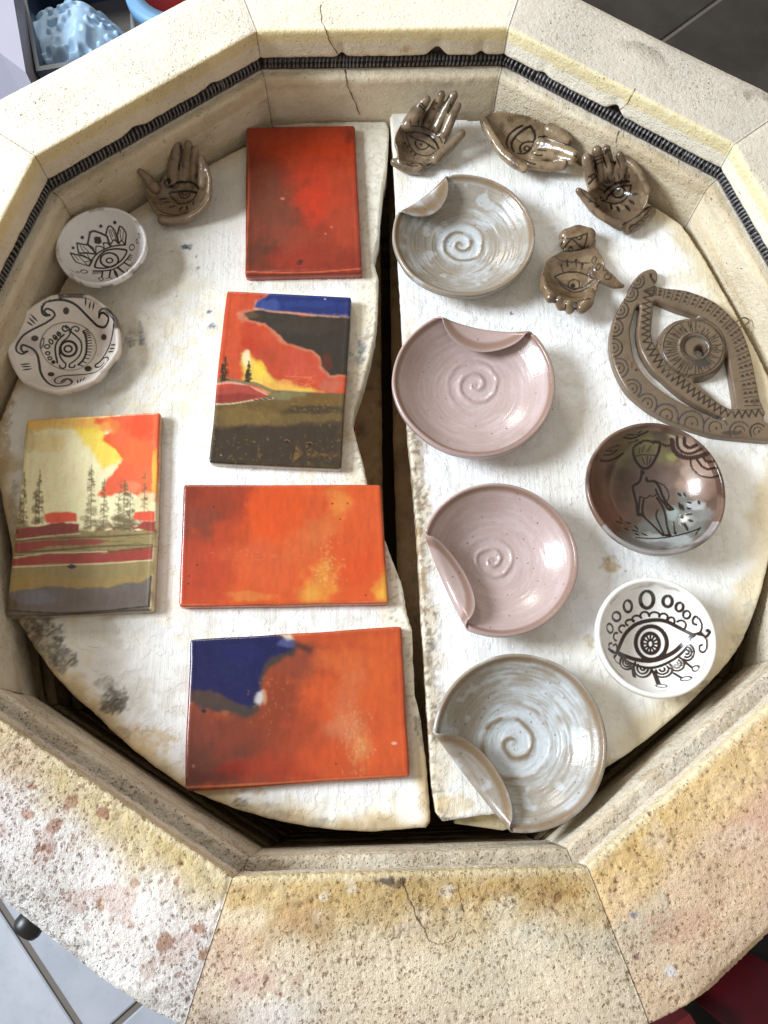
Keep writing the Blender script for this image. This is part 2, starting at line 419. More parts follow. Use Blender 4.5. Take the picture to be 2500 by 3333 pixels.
BRICK_SPOTS = [(270, 842, 1903, 34, 9, (58, 42, 28), .9), (270, 858, 1912, 20, 10, (90, 64, 40), .8), (270, 700, 1935, 14, 10, (240, 228, 206), .6), (270, 760, 1925, 16, 12, (240, 228, 206), .5), (270, 965, 1925, 16, 12, (244, 234, 212), .6), (270, 1130, 2010, 40, 14, (212, 210, 194), .35), (270, 640, 1990, 60, 24, (214, 170, 120), .5), (270, 880, 2010, 40, 16, (206, 188, 164), .5), (270, 560, 2120, 70, 30, (206, 160, 150), .45), (270, 1190, 1930, 70, 26, (190, 146, 76), .6), (270, 1060, 1925, 60, 20, (196, 152, 84), .5),
               (306, 1368, 1976, 11, 10, (104, 112, 138), .85), (306, 1374, 2066, 9, 7, (112, 60, 48), .8), (306, 1448, 2098, 12, 8, (240, 240, 242), .85), (306, 1290, 1945, 20, 14, (232, 190, 120), .6), (306, 1345, 2010, 30, 18, (210, 206, 184), .35), (306, 1480, 2000, 90, 40, (206, 158, 130), .5), (306, 1560, 1900, 60, 60, (212, 176, 136), .5),
               (234, 152, 1735, 16, 18, RB, .8), (234, 120, 1787, 20, 16, RB, .75), (234, 224, 1755, 14, 14, (150, 92, 66), .8), (234, 356, 2035, 22, 20, RB, .8), (234, 440, 2059, 18, 18, (176, 132, 96), .8), (234, 216, 1955, 14, 18, (186, 134, 92), .8), (234, 424, 2005, 20, 10, (182, 122, 88), .75), (234, 72, 1699, 12, 10, RB, .8), (234, 95, 1830, 18, 10, RB, .7), (234, 290, 1905, 10, 12, RB, .7), (234, 380, 1900, 10, 10, RB, .7), (234, 60, 1760, 14, 10, (190, 128, 92), .7), (234, 30, 2000, 10, 10, (70, 60, 54), .8), (234, 130, 2060, 60, 26, (150, 140, 130), .5), (234, 300, 2160, 70, 26, (150, 138, 126), .5)]
for az, (ctop, cband, bw, pamt, cpit, rough, cin) in LOOK.items():
    cin = tuple(.9 * np.array(cin) + .1 * np.array((226, 212, 180))) if az in (90, 126, 162) else tuple(.65 * np.array(cin) + .35 * np.array((226, 212, 180)))
    front = az in (198, 234, 270, 306, 342); fine_ = az in (234, 270, 306)
    pr = sample_profile(ROW1F if front else ROW1, lambda a, b: .02 if (a[0] > .07 and a[1] < -.02) else (.0011 if -.06 < a[1] < -.003 else ((.0009 if fine_ else .0016) if b[1] > -.06 else .004)))
    if front: pr = np.r_[[(.074, -.1125)], pr]
    n = len(pr); m = 230 if fine_ else 132
    d = np.gradient(pr, axis=0); d /= np.linalg.norm(d, axis=1)[:, None]
    nrm = np.c_[d[:, 1], -d[:, 0]]                              # points out of the brick
    nrm = np.where((nrm[:, :1] * 0 + 1) > 0, nrm, nrm)
    if nrm[np.argmin(abs(pr[:, 1])), 1] < 0: nrm = -nrm
    s = np.linspace(-1, 1, m)
    O = np.repeat(pr[:, 0], m); Zc = np.repeat(pr[:, 1], m); S = np.tile(s, n)
    NO = np.repeat(nrm[:, 0], m); NZ = np.repeat(nrm[:, 1], m)
    er, et = np.array([math.cos(math.radians(az)), math.sin(math.radians(az))]), np.array([-math.sin(math.radians(az)), math.cos(math.radians(az))])
    def place(O, Zc, S):
        wd = rim_width(az, S); ap = A_IN + side_shift(az, S) + np.where(O > 0, O * wd / .074, O); tl = S * (ap * T18 - .00013)
        xy = er[None] * ap[:, None] + et[None] * tl[:, None]
        r = np.linalg.norm(xy, axis=1); lim = (A_IN + wd) * 1.02; k = np.where(r > lim, (lim + (r - lim) * .12) / r, 1.0)
        return np.c_[xy * k[:, None], Zc], tl
    V, tl = place(O, Zc, S)
    f1 = fbm(V, 38, 4, 5) - .5; f2 = fbm(V, 170, 4, 9) - .5; f3 = fbm(V, 480, 3, 13) - .5
    vis = (Zc > -.09)
    worn = sstep(bw + .014, bw - .002, O) * sstep(-.004, -.001, Zc) * (rough > .3)
    disp = (f1 * .0014 + f2 * .0013 + f3 * .0007) * (rough * 1.1) + f2 * worn * .0022 + np.minimum(f1 + .12, 0) * worn * .006
    disp = disp * 1.5
    disp += (f2 * .0009) * ((Zc < -.022) & (Zc > -.05))         # ragged groove lips
    if fine_:
        Vw = V + np.c_[f3, f2, f3] * .003; wd_, wr_ = worley(Vw, .0031, 3); wd2, wr2 = worley(Vw, .0075, 9); tp = (Zc > -.012) & (O > -.001)
        pm = np.maximum(sstep(.50 * wr_ ** 1.6 + .04, .16 * wr_, wd_), sstep(.36 * wr2 ** 7 + .001, .0, wd2)); pd = pm * .0011
        disp = np.where(tp, disp * .30 - pd + (fbm(V, 620, 3, 15, .65) - .5) * .0009 + worn * np.minimum(f2 + .03, 0) * .0022, disp)
    edge = np.exp(-((1 - abs(S)) * A_IN * T18 / .0016) ** 2); disp -= edge * (.0004 + .0016 * np.maximum(f2 + .1, 0) * (rough + .4))
    O2 = O + NO * disp * vis; Z2 = Zc + NZ * disp * vis
    for c0, hgt, wd in CHIPS.get(az, []):
        g = np.exp(-((tl - c0) / wd) ** 2) * sstep(-.031, -.0255, Zc) * sstep(-.006, -.020, Zc) * (O < .012)
        Z2 = Z2 + g * hgt; O2 = O2 + g * .0015
    V, tl = place(O2, Z2, S)
    # colours of the brick, its burnt band, soot and blushes
    top = (Zc > -.0013) & (O > .0012)
    n1 = fbm(V, 22, 5, 21); n2 = fbm(V, 60, 5, 31); n3 = fbm(V, 9, 3, 41)
    col = np.tile(C(*ctop), (len(V), 1)) * (0.90 + .2 * n1)[:, None]
    def blend(mask, c): 
        global col
        col = col * (1 - mask[:, None]) + np.asarray(c) * mask[:, None]
    if rough > .3:
        blend(sstep(bw + .014, bw - .010, O + (n2 - .5) * .026 + (n1 - .5) * .022) * top * np.clip(.74 + .5 * (n2 - .3), 0, 1), C(*cband)); blend(top * sstep(.5, .75, fbm(V, 26, 4, 71)) * .35, np.clip(C(*ctop) * 1.12, 0, .9))
        blend(sstep(.0050, .001, O) * top * .55, C(244, 230, 190))
    else:
        blend(sstep(.0035, .0, O) * top * .5, C(246, 238, 214))
    inner = (O < .0012) & (Zc > -.025) & (Zc < -.0003)
    blend(inner * sstep(-.0125, -.0105, Zc + (n2 - .5) * .004) * .95, C(*cin))
    blend(inner * sstep(-.0105, -.0125, Zc + (n2 - .5) * .004) * .9, C(226, 212, 184) if az in (90, 126, 162, 198) else C(240, 232, 212))
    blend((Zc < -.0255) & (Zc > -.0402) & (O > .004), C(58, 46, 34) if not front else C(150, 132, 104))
    low = (Zc < -.0405) & (O < .004)
    blend(low, C(226, 212, 184) if az in (90, 126, 162, 54, 18) else C(238, 228, 206)); blend(low * sstep(.52, .8, n2) * .5, C(190, 165, 125)); blend(low * sstep(.45, .7, fbm(np.c_[V[:, :2] * .15, V[:, 2:] * 2], 60, 3, 51)) * .4, C(190, 160, 112))
    pit = np.tile(C(*cpit), (len(V), 1)); pa = pamt * (.35 + 1.3 * fbm(V, 26, 4, 83))
    if az == 234:
        blend(top * sstep(.055, .074, O + (n1 - .5) * .03) * .42, C(152, 140, 128)); blend(top * sstep(.60, .74, n3) * .22, C(214, 176, 160))
        pit = pit * (1 - sstep(.045, .07, O)[:, None]) + C(90, 76, 66) * sstep(.045, .07, O)[:, None]
        blend(top * sstep(.60, .66, fbm(V, 85, 4, 77)) * sstep(.02, .03, O) * .35, C(176, 116, 84))
    if az == 270:
        x = V[:, 0]; y = V[:, 1]
        blend(top * np.exp(-((x + .098) / .022) ** 2 - ((y + .338) / .022) ** 2) * .42, C(222, 172, 160))
        blend(top * np.exp(-((x + .075) / .024) ** 2 - ((y + .364) / .012) ** 2) * .8, C(240, 236, 234))
        blend(top * np.exp(-((x + .11) / .03) ** 2 - ((y + .372) / .012) ** 2) * .7, C(150, 128, 118))
        blend(top * np.exp(-((x - .085) / .03) ** 2 - ((y + .334) / .008) ** 2) * .4, C(210, 212, 196))
        blend(top * sstep(.05, .07, O) * .4 * n2, C(196, 168, 150)); blend(top * sstep(.62, .74, n2) * .45, C(240, 226, 196))
        blend(top * sstep(.6, .72, fbm(V, 45, 4, 91)) * sstep(.045, .015, O) * .6, C(176, 132, 66))
    if az == 306:
        blend(top * sstep(.47, .62, n3) * sstep(.02, .032, O) * sstep(.07, .05, O) * .75, C(206, 158, 132))
        blend(top * sstep(.052, .072, O) * .55, C(196, 172, 148)); blend(top * sstep(.62, .70, n2) * .4, C(234, 214, 186))
        blend(top * (abs(S + .86) < .2) * sstep(.024, .03, O) * sstep(.046, .038, O) * .35, C(210, 208, 188))
    if az in (54, 18):
        bl = np.exp(-((O - .055) / .012) ** 2) * sstep(.54, .66, fbm(V, 30, 4, 61)); blend(top * bl * .5, C(160, 146, 128)); pa = pa + bl * .5
        pit = pit * (1 - .7 * bl[:, None]) + C(60, 50, 42) * .7 * bl[:, None]
    if az == 126: blend(top * sstep(.056, .071, O) * sstep(.5, .66, n1) * .5, C(160, 145, 130))
    if az == 90:
        blend(inner * sstep(.58, .72, n2) * np.exp(-((tl + .02) / .03) ** 2) * .7, C(196, 150, 84)); blend(top * sstep(.1, -.9, S) * .35, C(246, 238, 222))
    if fine_: blend(pm * top * .85 * (.35 + .9 * n2), C(*cpit) * .85)
    for sa, su, sv, sr, sy, scol, sam in BRICK_SPOTS:
        if sa == az:
            g_ = P(su * 1.507, sv * 1.507, 0); k_ = .00030
            r_s = np.hypot((V[:, 0] - g_[0]) / (sr * k_ * .7), (V[:, 1] - g_[1]) / (sy * k_ * .7)) + (fbm(V, 260, 4, su % 91, .65) - .5) * 2.6
            blend(sstep(1.05, .92, r_s) * (Zc > -.01) * sam, C(*scol))
    col = np.clip(col, 0, .93)
    F = [gridfaces(n, m), (np.arange(n) * m)[None, :], (np.arange(n)[::-1] * m + m - 1)[None, :]]
    F[0] = F[0][:, ::-1]; pa = pa * (.95 if fine_ else 1.0)
    kpart('brick', V, F, M_BRICK, np.c_[col, pa], {'pit': pit})
    brick_bvh[az] = BVHTree.FromPolygons(V.tolist(), F[0].tolist())

# lower courses of brick, mostly in the dark
ROW2 = [(.072, -.2265), (.072, -.1140), (-.0020, -.1140), (-.0034, -.116), (-.0034, -.138), (.002, -.1395), (.012, -.142), (.013, -.150), (.004, -.154), (-.0034, -.1565), (-.0034, -.19),
        (.002, -.1915), (.012, -.194), (.013, -.202), (.004, -.206), (-.0034, -.2085), (-.0034, -.2265)]
for course in (0, 1):
    for k in range(10):
        az = 90 + 36 * k; pr = sample_profile(ROW2, lambda a, b: .005); n = len(pr); m = 24
        s = np.linspace(-1, 1, m); O = np.repeat(pr[:, 0], m); Zc = np.repeat(pr[:, 1], m) - course * .1135; S = np.tile(s, n)
        er, et = np.array([math.cos(math.radians(az)), math.sin(math.radians(az))]), np.array([-math.sin(math.radians(az)), math.cos(math.radians(az))])
        O = O + (fbm(np.c_[S * 6 + az, Zc * 90, O * 0], 1, 3, 3) - .5) * .002 * (O < .06)
        ap = A_IN + O + side_shift(az, S); V = np.c_[er[None] * ap[:, None] + et[None] * (S * (ap * T18 - .0004))[:, None], Zc]
        nn = fbm(V, 40, 4, 8); col = C(206, 178, 130) * (0.7 + .5 * nn)[:, None]
        col = col * (1 - .35 * sstep(.5, .8, fbm(np.c_[V[:, 0] * .1, V[:, 1] * .1, V[:, 2] * 3], 90, 3, 4)))[:, None]
        F = [gridfaces(n, m)[:, ::-1], (np.arange(n) * m)[None, :], (np.arange(n)[::-1] * m + m - 1)[None, :]]
        kpart('brick', V, F, M_BRICK, np.c_[np.clip(col, 0, .8), np.full(len(V), .6)], {'pit': np.tile(C(120, 90, 60), (len(V), 1))})
th = np.radians(np.arange(18, 378, 36)); fv = np.c_[np.cos(th), np.sin(th)] * .37
V = np.vstack([np.c_[fv, np.full(10, -.344)], np.c_[fv, np.full(10, -.40)]])
kpart('kiln_floor', V, [np.arange(10)[None], np.arange(10)[None, ::-1] + 10, np.c_[np.arange(10), np.arange(10) + 10, (np.arange(10) + 1) % 10 + 10, (np.arange(10) + 1) % 10]], plain('floor_brick', C(150, 125, 90), .9), smooth=False)

# heating elements: a coil lying in the groove of every side, in two courses
def coil(az, zc, o, seed):
    r_ = np.random.default_rng(seed); L = 2 * (A_IN + o) * T18 - .003; turns = 58; k = 10
    ph = np.arange(turns * k + 1) / k
    x = np.linspace(-L / 2, L / 2, len(ph)) + np.interp(ph, np.arange(0, turns + 6, 5), r_.normal(0, .0011, len(np.arange(0, turns + 6, 5))))
    jt = np.repeat(r_.normal(0, .00032, turns + 1), k)[:len(ph)]; jt = np.convolve(np.r_[jt[:1].repeat(5), jt, jt[-1:].repeat(5)], np.ones(11) / 11, 'valid')[:len(ph)]; x = x + jt
    rr = .0045 + np.interp(ph, np.arange(0, turns + 6, 5), r_.normal(0, .00025, len(np.arange(0, turns + 6, 5))))
    a = math.radians(az); er = np.array([math.cos(a), math.sin(a)]); et = np.array([-math.sin(a), math.cos(a)])
    ap = A_IN + o + side_shift(az, x / L * 2) + rr * np.cos(ph * 2 * np.pi) * .9; z = zc + rr * np.sin(ph * 2 * np.pi)
    path = np.c_[er[None] * ap[:, None] + et[None] * x[:, None], z]
    return tube(path, .00088, 6)
for k in range(10):
    V, F = coil(90 + 36 * k, -.0335, .0064 if k in (0, 1, 2, 8, 9) else .0092, k); kpart('heating_coil', V, F, M_COIL)
for k in range(10):
    V, F = coil(90 + 36 * k, -.1475, .0075, 20 + k); kpart('heating_coil', V, F, M_COIL)

# cracks through the rim and wall bricks
def crack(az, pts, w=.0005):
    q = smooth_line(np.asarray(pts, float) * 1.507, False, 5); q = q + np.c_[vnoise(np.c_[q / 9, q[:, :1] * 0], 3), vnoise(np.c_[q / 9, q[:, :1] * 0], 4)] * 5 - 2.5
    out = []
    for u, v in q:
        d = ray(u, v); h = brick_bvh[az].ray_cast(Vector(CAM), Vector(d / np.linalg.norm(d)))
        if h[0] is not None: out.append(np.array(h[0]) - d / np.linalg.norm(d) * .00012)
    if len(out) < 3: return
    out = np.array(out); wv = w * (.45 + .9 * vnoise(np.c_[np.arange(len(out)) / 3.0, np.zeros((len(out), 2))], 5))
    V, F = tube(out, wv, 5); kpart('crack', V, F, M_CRACK)
crack(90, [(692, 12), (694, 40), (702, 66)], .0003); crack(90, [(704, 66), (712, 88), (724, 108), (732, 120)], .0004)
crack(90, [(746, 152), (752, 190), (768, 222), (776, 246)], .0005)
crack(54, [(1372, 192), (1360, 214), (1352, 226), (1338, 240)], .0003); crack(54, [(1336, 284), (1330, 308)], .0004)
crack(270, [(868, 1902), (880, 1935), (893, 1960), (900, 1985), (918, 2010), (925, 2032)], .00028); crack(270, [(925, 2032), (950, 2038), (978, 2030), (986, 2012)], .00016)
crack(270, [(1002, 1970), (994, 1940), (988, 1905)], .00012); crack(306, [(1310, 1990), (1322, 2020), (1340, 2058)], .0002)
crack(126, [(250, 300), (262, 330)], .0003)

# steel jacket round the bricks
tj = np.linspace(0, 2 * np.pi, 121)[:-1]; azd = np.degrees(tj)
wk = np.interp(azd, np.arange(-18, 415, 36), [RIM_W[(18 + 36 * (k - 1)) % 360] for k in range(13)]); sd = (azd % 36) - 18
rj = np.minimum((A_IN + wk) / np.cos(np.radians(sd)), (A_IN + wk) * 1.02)
ring = [np.c_[(rj + d_) * np.cos(tj), (rj + d_) * np.sin(tj), np.full(120, z)] for d_, z in ((-.0015, -.016), (.0006, -.016), (.0006, -.62), (-.0015, -.62))]
V = np.vstack(ring); F = gridfaces(4, 120, True); F = np.vstack([F, np.c_[np.arange(120) + 360, (np.arange(120) + 1) % 120 + 360, (np.arange(120) + 1) % 120, np.arange(120)]])
kpart('steel_jacket', V, [F[:, ::-1]], M_STEEL)
def lathe_x(prof, n=20):
    t = np.arange(n) / n * 2 * np.pi; pr = np.asarray(prof, float)
    V = np.stack([np.repeat(pr[:, 0], n), np.repeat(pr[:, 1], n) * np.tile(np.cos(t), len(pr)), np.repeat(pr[:, 1], n) * np.tile(np.sin(t), len(pr))], 1)
    return V, [gridfaces(len(pr), n, True)]
ka = math.atan2(-.333, -.2315)
knob = tag_parent = empty('latch_knob'); knob.parent = kiln; knob.location = Vector((.3822 * math.cos(ka), .3822 * math.sin(ka), -.060)) + KO; knob.rotation_euler = (0, 0, ka); knob.scale = (.78, .78, .78)
V, F = lathe_x([(-.001, .0001), (-.001, .011), (.004, .011), (.0055, .0095), (.0055, .006), (.012, .006), (.012, .0001)]); mesh_np('collar', V, F, M_STEEL, parent=knob)
V, F = lathe_x([(.011, .0001), (.011, .0085), (.013, .0105), (.022, .0112), (.026, .0095), (.0275, .005), (.028, .0001)]); mesh_np('knob_cap', V, F, M_BLACKP, parent=knob)
# legs of the kiln stand
for k in range(4):
    a = math.radians(45 + 90 * k); V, F = tube([(.30 * math.cos(a), .30 * math.sin(a), -.62), (.31 * math.cos(a), .31 * math.sin(a), -.699)], .012, 8); kpart('leg', V, F, M_STEEL)
V = np.vstack([np.c_[(rj - .003) * np.cos(tj), (rj - .003) * np.sin(tj), np.full(120, z)] for z in (-.401, -.62)])
kpart('base_plate', V, [np.arange(120)[None], np.arange(120)[None, ::-1] + 120, gridfaces(2, 120, True)], M_STEEL, smooth=False)

# ------------------------------------------------------------------ kiln shelves
ZL, ZR = -.0855, -.0800
def arc(cx, cy, r, a0, a1, n=60):
    t = np.radians(np.linspace(a0, a1, n)); return np.c_[cx + r * np.cos(t), cy + r * np.sin(t)]
def ragged(poly, amp, scale=160, seed=1):
    p = np.asarray(poly)[:, :2]; q = []
    for a, b in zip(p, np.roll(p, -1, 0)):
        n = max(1, int(np.linalg.norm(b - a) / .0025)); q.append(a + (b - a) * (np.arange(n)[:, None] / n))
    q = np.vstack(q); e = np.c_[fbm(q, scale, 3, seed), fbm(q, scale, 3, seed + 50)] - .5
    return q + e * 2 * amp

L_EDGE = [(1258, 395), (1266, 425), (1260, 542), (1247, 609), (1238, 693), (1234, 766), (1218, 830), (1215, 850), (1232, 903), (1229, 1009), (1220, 1091), (1205, 1163), (1179, 1260), (1154, 1332), (1147, 1380), (1164, 1443), (1186, 1525), (1196, 1573),
          (1240, 1720), (1272, 1810), (1308, 1900), (1326, 2002), (1341, 2051), (1350, 2262), (1368, 2334), (1386, 2473), (1398, 2611), (1401, 2676), (1386, 2693)]
le = PA(L_EDGE, ZL)[:, :2]
front_l = PA(np.array([(804, 1796), (730, 1793), (664, 1785), (585, 1769), (508, 1747), (450, 1724), (396, 1699), (335, 1657), (280, 1613), (240, 1577), (200, 1537), (155, 1500), (116, 1457), (75, 1400), (40, 1343)]) * 1.507, ZL)[:, :2]
al = arc(-.0205, .0065, .2855, 199, 82, 60)
az_ = np.degrees(np.arctan2(al[:, 1], al[:, 0])) % 36 - 18; ra = np.hypot(al[:, 0], al[:, 1]); al = al * ((ra ** -30 + (.2905 / np.cos(np.radians(az_))) ** -30) ** (-1 / 30) / ra)[:, None]
left_poly = np.vstack([le, front_l, al[(al[:, 1] < .2885)], PA([(880, 408), (1001, 396), (1158, 393)], ZL)[:, :2]])
R_EDGE = [(1629, 2646), (1523, 2661), (1441, 2673), (1420, 2646), (1406, 2558), (1391, 2323), (1373, 2029), (1359, 1753), (1338, 1500), (1330, 1429), (1321, 1284), (1311, 1091), (1303, 930), (1294, 800), (1288, 633), (1279, 482), (1270, 380), (1282, 356)]
re_ = PA(R_EDGE, ZR)[:, :2]
ar = arc(.0135, .0135, .2885, 82, -67, 90); az_ = np.degrees(np.arctan2(ar[:, 1], ar[:, 0])) % 36 - 18; ra = np.hypot(ar[:, 0], ar[:, 1]); ar = ar * ((ra ** -30 + (.2905 / np.cos(np.radians(az_))) ** -30) ** (-1 / 30) / ra)[:, None]
right_poly = np.vstack([re_, ar])

SPOT = {}
def shelf(name, poly, ztop, thick, seed, h=.0014):
    poly = ragged(poly, .0005, 330, seed + 2)
    def zt(p):
        n1 = fbm(p, 28, 4, seed); n2 = fbm(p, 140, 4, seed + 3)
        return ztop + (n1 - .5) * .0004 - .00045 * sstep(.52, .56, n2) * sstep(.4, .6, n1)
    V, F, N, D = slab(poly, [], h, zt, ztop - thick, .0014, cap=False)
    return V, F, N, D

# left shelf: thick uneven wash, bare tan edges, stains
V, F, N, D = shelf('kiln_shelf', left_poly, ZL, .019, 4)
Dd = np.zeros(len(V)); Dd[:N] = D
n1 = fbm(V, 16, 5, 3); n2 = fbm(V, 55, 5, 7); n3 = fbm(V, 150, 4, 17)
col = np.tile(C(236, 235, 232), (len(V), 1))
def mixc(m, c):
    global col
    col = col * (1 - m[:, None]) + np.asarray(c) * m[:, None]
mixc(sstep(.48, .66, n1) * .45, C(220, 214, 198)); mixc(sstep(.56, .66, n2) * .5, C(202, 196, 182)); mixc(sstep(.55, .60, n3) * sstep(.5, .6, n1) * .6, C(226, 214, 186))
xw = V[:, 0]; yw = V[:, 1]
brk = sstep(-.05, -.02, xw) * sstep(-.24, -.2, yw); mixc(sstep(-.016, -.004, Dd + (n2 - .5) * .03) * .85 * (1 - brk), C(206, 184, 142)); mixc(sstep(-.008, -.001, Dd + (n2 - .5) * .02) * .6 * (1 - brk), C(160, 134, 96)); mixc(brk * sstep(-.026, -.016, Dd + (n3 - .5) * .008) * .55, C(226, 214, 184)); mixc(brk * sstep(.6, .66, fbm(V, 480, 2, 19)) * sstep(-.02, -.012, Dd) * .5, C(150, 128, 96))
mixc(sstep(.045, .0, xw + .10 + (n2 - .5) * .05) * sstep(-.12, -.2, yw) * 0, C(120, 110, 100))
mixc(sstep(.0, .05, yw - .10 + (n1 - .5) * .1) * .45, C(208, 202, 186))
amt = 1 - .75 * sstep(-.02, -.004, Dd)
cv = Canvas(V, F, col, (0, 0, 0.6636), ZL)      # positions given in photo pixels * 0.6636
cv.ink = C(60, 54, 50)
def patch(cv, cx, cy, rx, ry, c, amt=.9, seed=1, warp=.8, ws=260): cv.blob(cx, cy, rx, ry, c, amt, .3, seed, ws, warp, .5)
DK = C(46, 42, 40)
for (cx, cy, rx, ry, c, am) in [(100, 1385, 34, 50, DK, .85), (70, 1355, 22, 30, C(92, 72, 52), .9), (138, 1425, 22, 24, DK, .7), (160, 1432, 12, 12, DK, .8), (245, 1512, 30, 28, DK, .75), (232, 1478, 30, 14, C(130, 124, 118), .6), (245, 1525, 26, 16, C(40, 37, 36), .9),
                                (175, 1560, 60, 16, C(150, 128, 96), .6), (300, 1600, 70, 34, C(206, 176, 126), .8), (262, 1585, 30, 14, C(130, 108, 80), .6), (520, 1735, 16, 9, C(70, 58, 46), .85), (560, 1752, 60, 16, C(150, 130, 98), .6), (690, 1778, 30, 12, C(150, 138, 120), .7), (600, 1760, 30, 12, C(140, 122, 96), .6), (470, 1700, 90, 26, C(200, 172, 126), .8),
                                (406, 532, 11, 6, C(34, 44, 78), .95), (398, 534, 6, 5, C(34, 44, 78), .9), (371, 543, 3, 3, C(50, 60, 90), .9), (425, 553, 2.5, 2.5, C(50, 60, 90), .9), (428, 580, 3, 4, C(50, 56, 70), .8), (458, 703, 6, 6, C(28, 40, 92), .95), (460, 702, 10, 8, C(120, 124, 140), .5), (452, 673, 5, 3, C(60, 70, 100), .8),
                                (303, 710, 5, 16, C(70, 86, 110), .75), (304, 735, 5, 14, C(80, 92, 112), .7), (280, 738, 12, 12, C(80, 76, 72), .7), (288, 715, 14, 12, C(160, 150, 132), .5), (780, 748, 9, 16, C(84, 98, 122), .75), (775, 778, 14, 10, C(92, 104, 126), .6), (760, 765, 6, 5, C(110, 120, 140), .6),
                                (470, 640, 36, 16, C(240, 232, 210), .7), (505, 665, 26, 12, C(240, 232, 210), .5), (290, 690, 40, 26, C(226, 214, 190), .5), (340, 720, 30, 26, C(216, 206, 184), .5), (130, 590, 40, 26, C(224, 206, 166), .6), (160, 545, 12, 8, C(120, 92, 60), .6), (90, 600, 10, 12, C(96, 70, 46), .5), (12, 860, 16, 60, C(150, 120, 84), .7), (8, 960, 14, 60, C(178, 150, 108), .7),
                                (180, 400, 40, 40, C(214, 204, 182), .5), (350, 1340, 22, 10, C(232, 224, 204), .7), (390, 1330, 30, 14, C(238, 232, 216), .6), (160, 1000, 10, 30, C(190, 180, 160), .5), (350, 1190, 14, 20, C(228, 220, 198), .6), (30, 1100, 10, 60, C(140, 128, 108), .55), (20, 1250, 12, 40, C(200, 178, 134), .6), (800, 1745, 60, 12, C(236, 230, 214), .6), (680, 1735, 90, 14, C(232, 224, 204), .5), (905, 1565, 8, 18, C(96, 84, 70), .6), (912, 1600, 6, 10, C(70, 60, 50), .6), (560, 255, 40, 5, C(90, 70, 48), .5)]:
    patch(cv, cx, cy, rx, ry, c, am, seed=int(cx + cy) % 97)
for k in range(120):
    u, v = rng.uniform(20, 900), rng.uniform(280, 1780); patch(cv, u, v, rng.uniform(.8, 2.0), rng.uniform(.8, 1.8), C(96, 84, 70), .7, k)
sh_l = mesh_np('kiln_shelf', V, F, M_SHELF, np.c_[np.clip(cv.col, 0, .9), amt])
settle(sh_l, V); tag(sh_l, 'half-round kiln shelf with a broken edge, bearing the five painted tiles', 'kiln shelf', 'half-round kiln shelves')

# right shelf: bright brushed wash
V, F, N, D = shelf('kiln_shelf', right_poly, ZR, .017, 14)
Dd = np.zeros(len(V)); Dd[:N] = D
n1 = fbm(V, 16, 5, 23); n2 = fbm(V, 55, 5, 27); n3 = fbm(V, 160, 4, 37)
col = np.tile(C(242, 242, 241), (len(V), 1)); xw = V[:, 0]; yw = V[:, 1]
mixc(sstep(.52, .7, n1) * .4, C(226, 218, 198)); mixc(sstep(.6, .7, n2) * .3, C(222, 214, 196))
mixc(sstep(-.022, -.004, Dd + (n2 - .5) * .03) * sstep(.0, .05, xw - .12) * .8, C(216, 200, 162))
ex = np.interp(yw, re_[2:][:, 1], re_[2:][:, 0]); inl = sstep(.017, .002, xw - ex + (n3 - .5) * .016 + (n2 - .5) * .02)
mixc(inl * .7 * sstep(.18, .0, yw), C(190, 170, 132)); mixc(inl * sstep(.47, .58, n3) * .8 * sstep(.12, -.03, yw), C(126, 100, 68)); mixc(inl * sstep(.56, .62, fbm(V, 420, 3, 67)) * .7 * sstep(.12, -.03, yw), C(90, 72, 52)); mixc(inl * sstep(.15, .25, yw) * .5, C(216, 200, 166))
amt = 1 - .8 * inl
cv = Canvas(V, F, col, (0, 0, 0.6636), ZR); cv.ink = DK
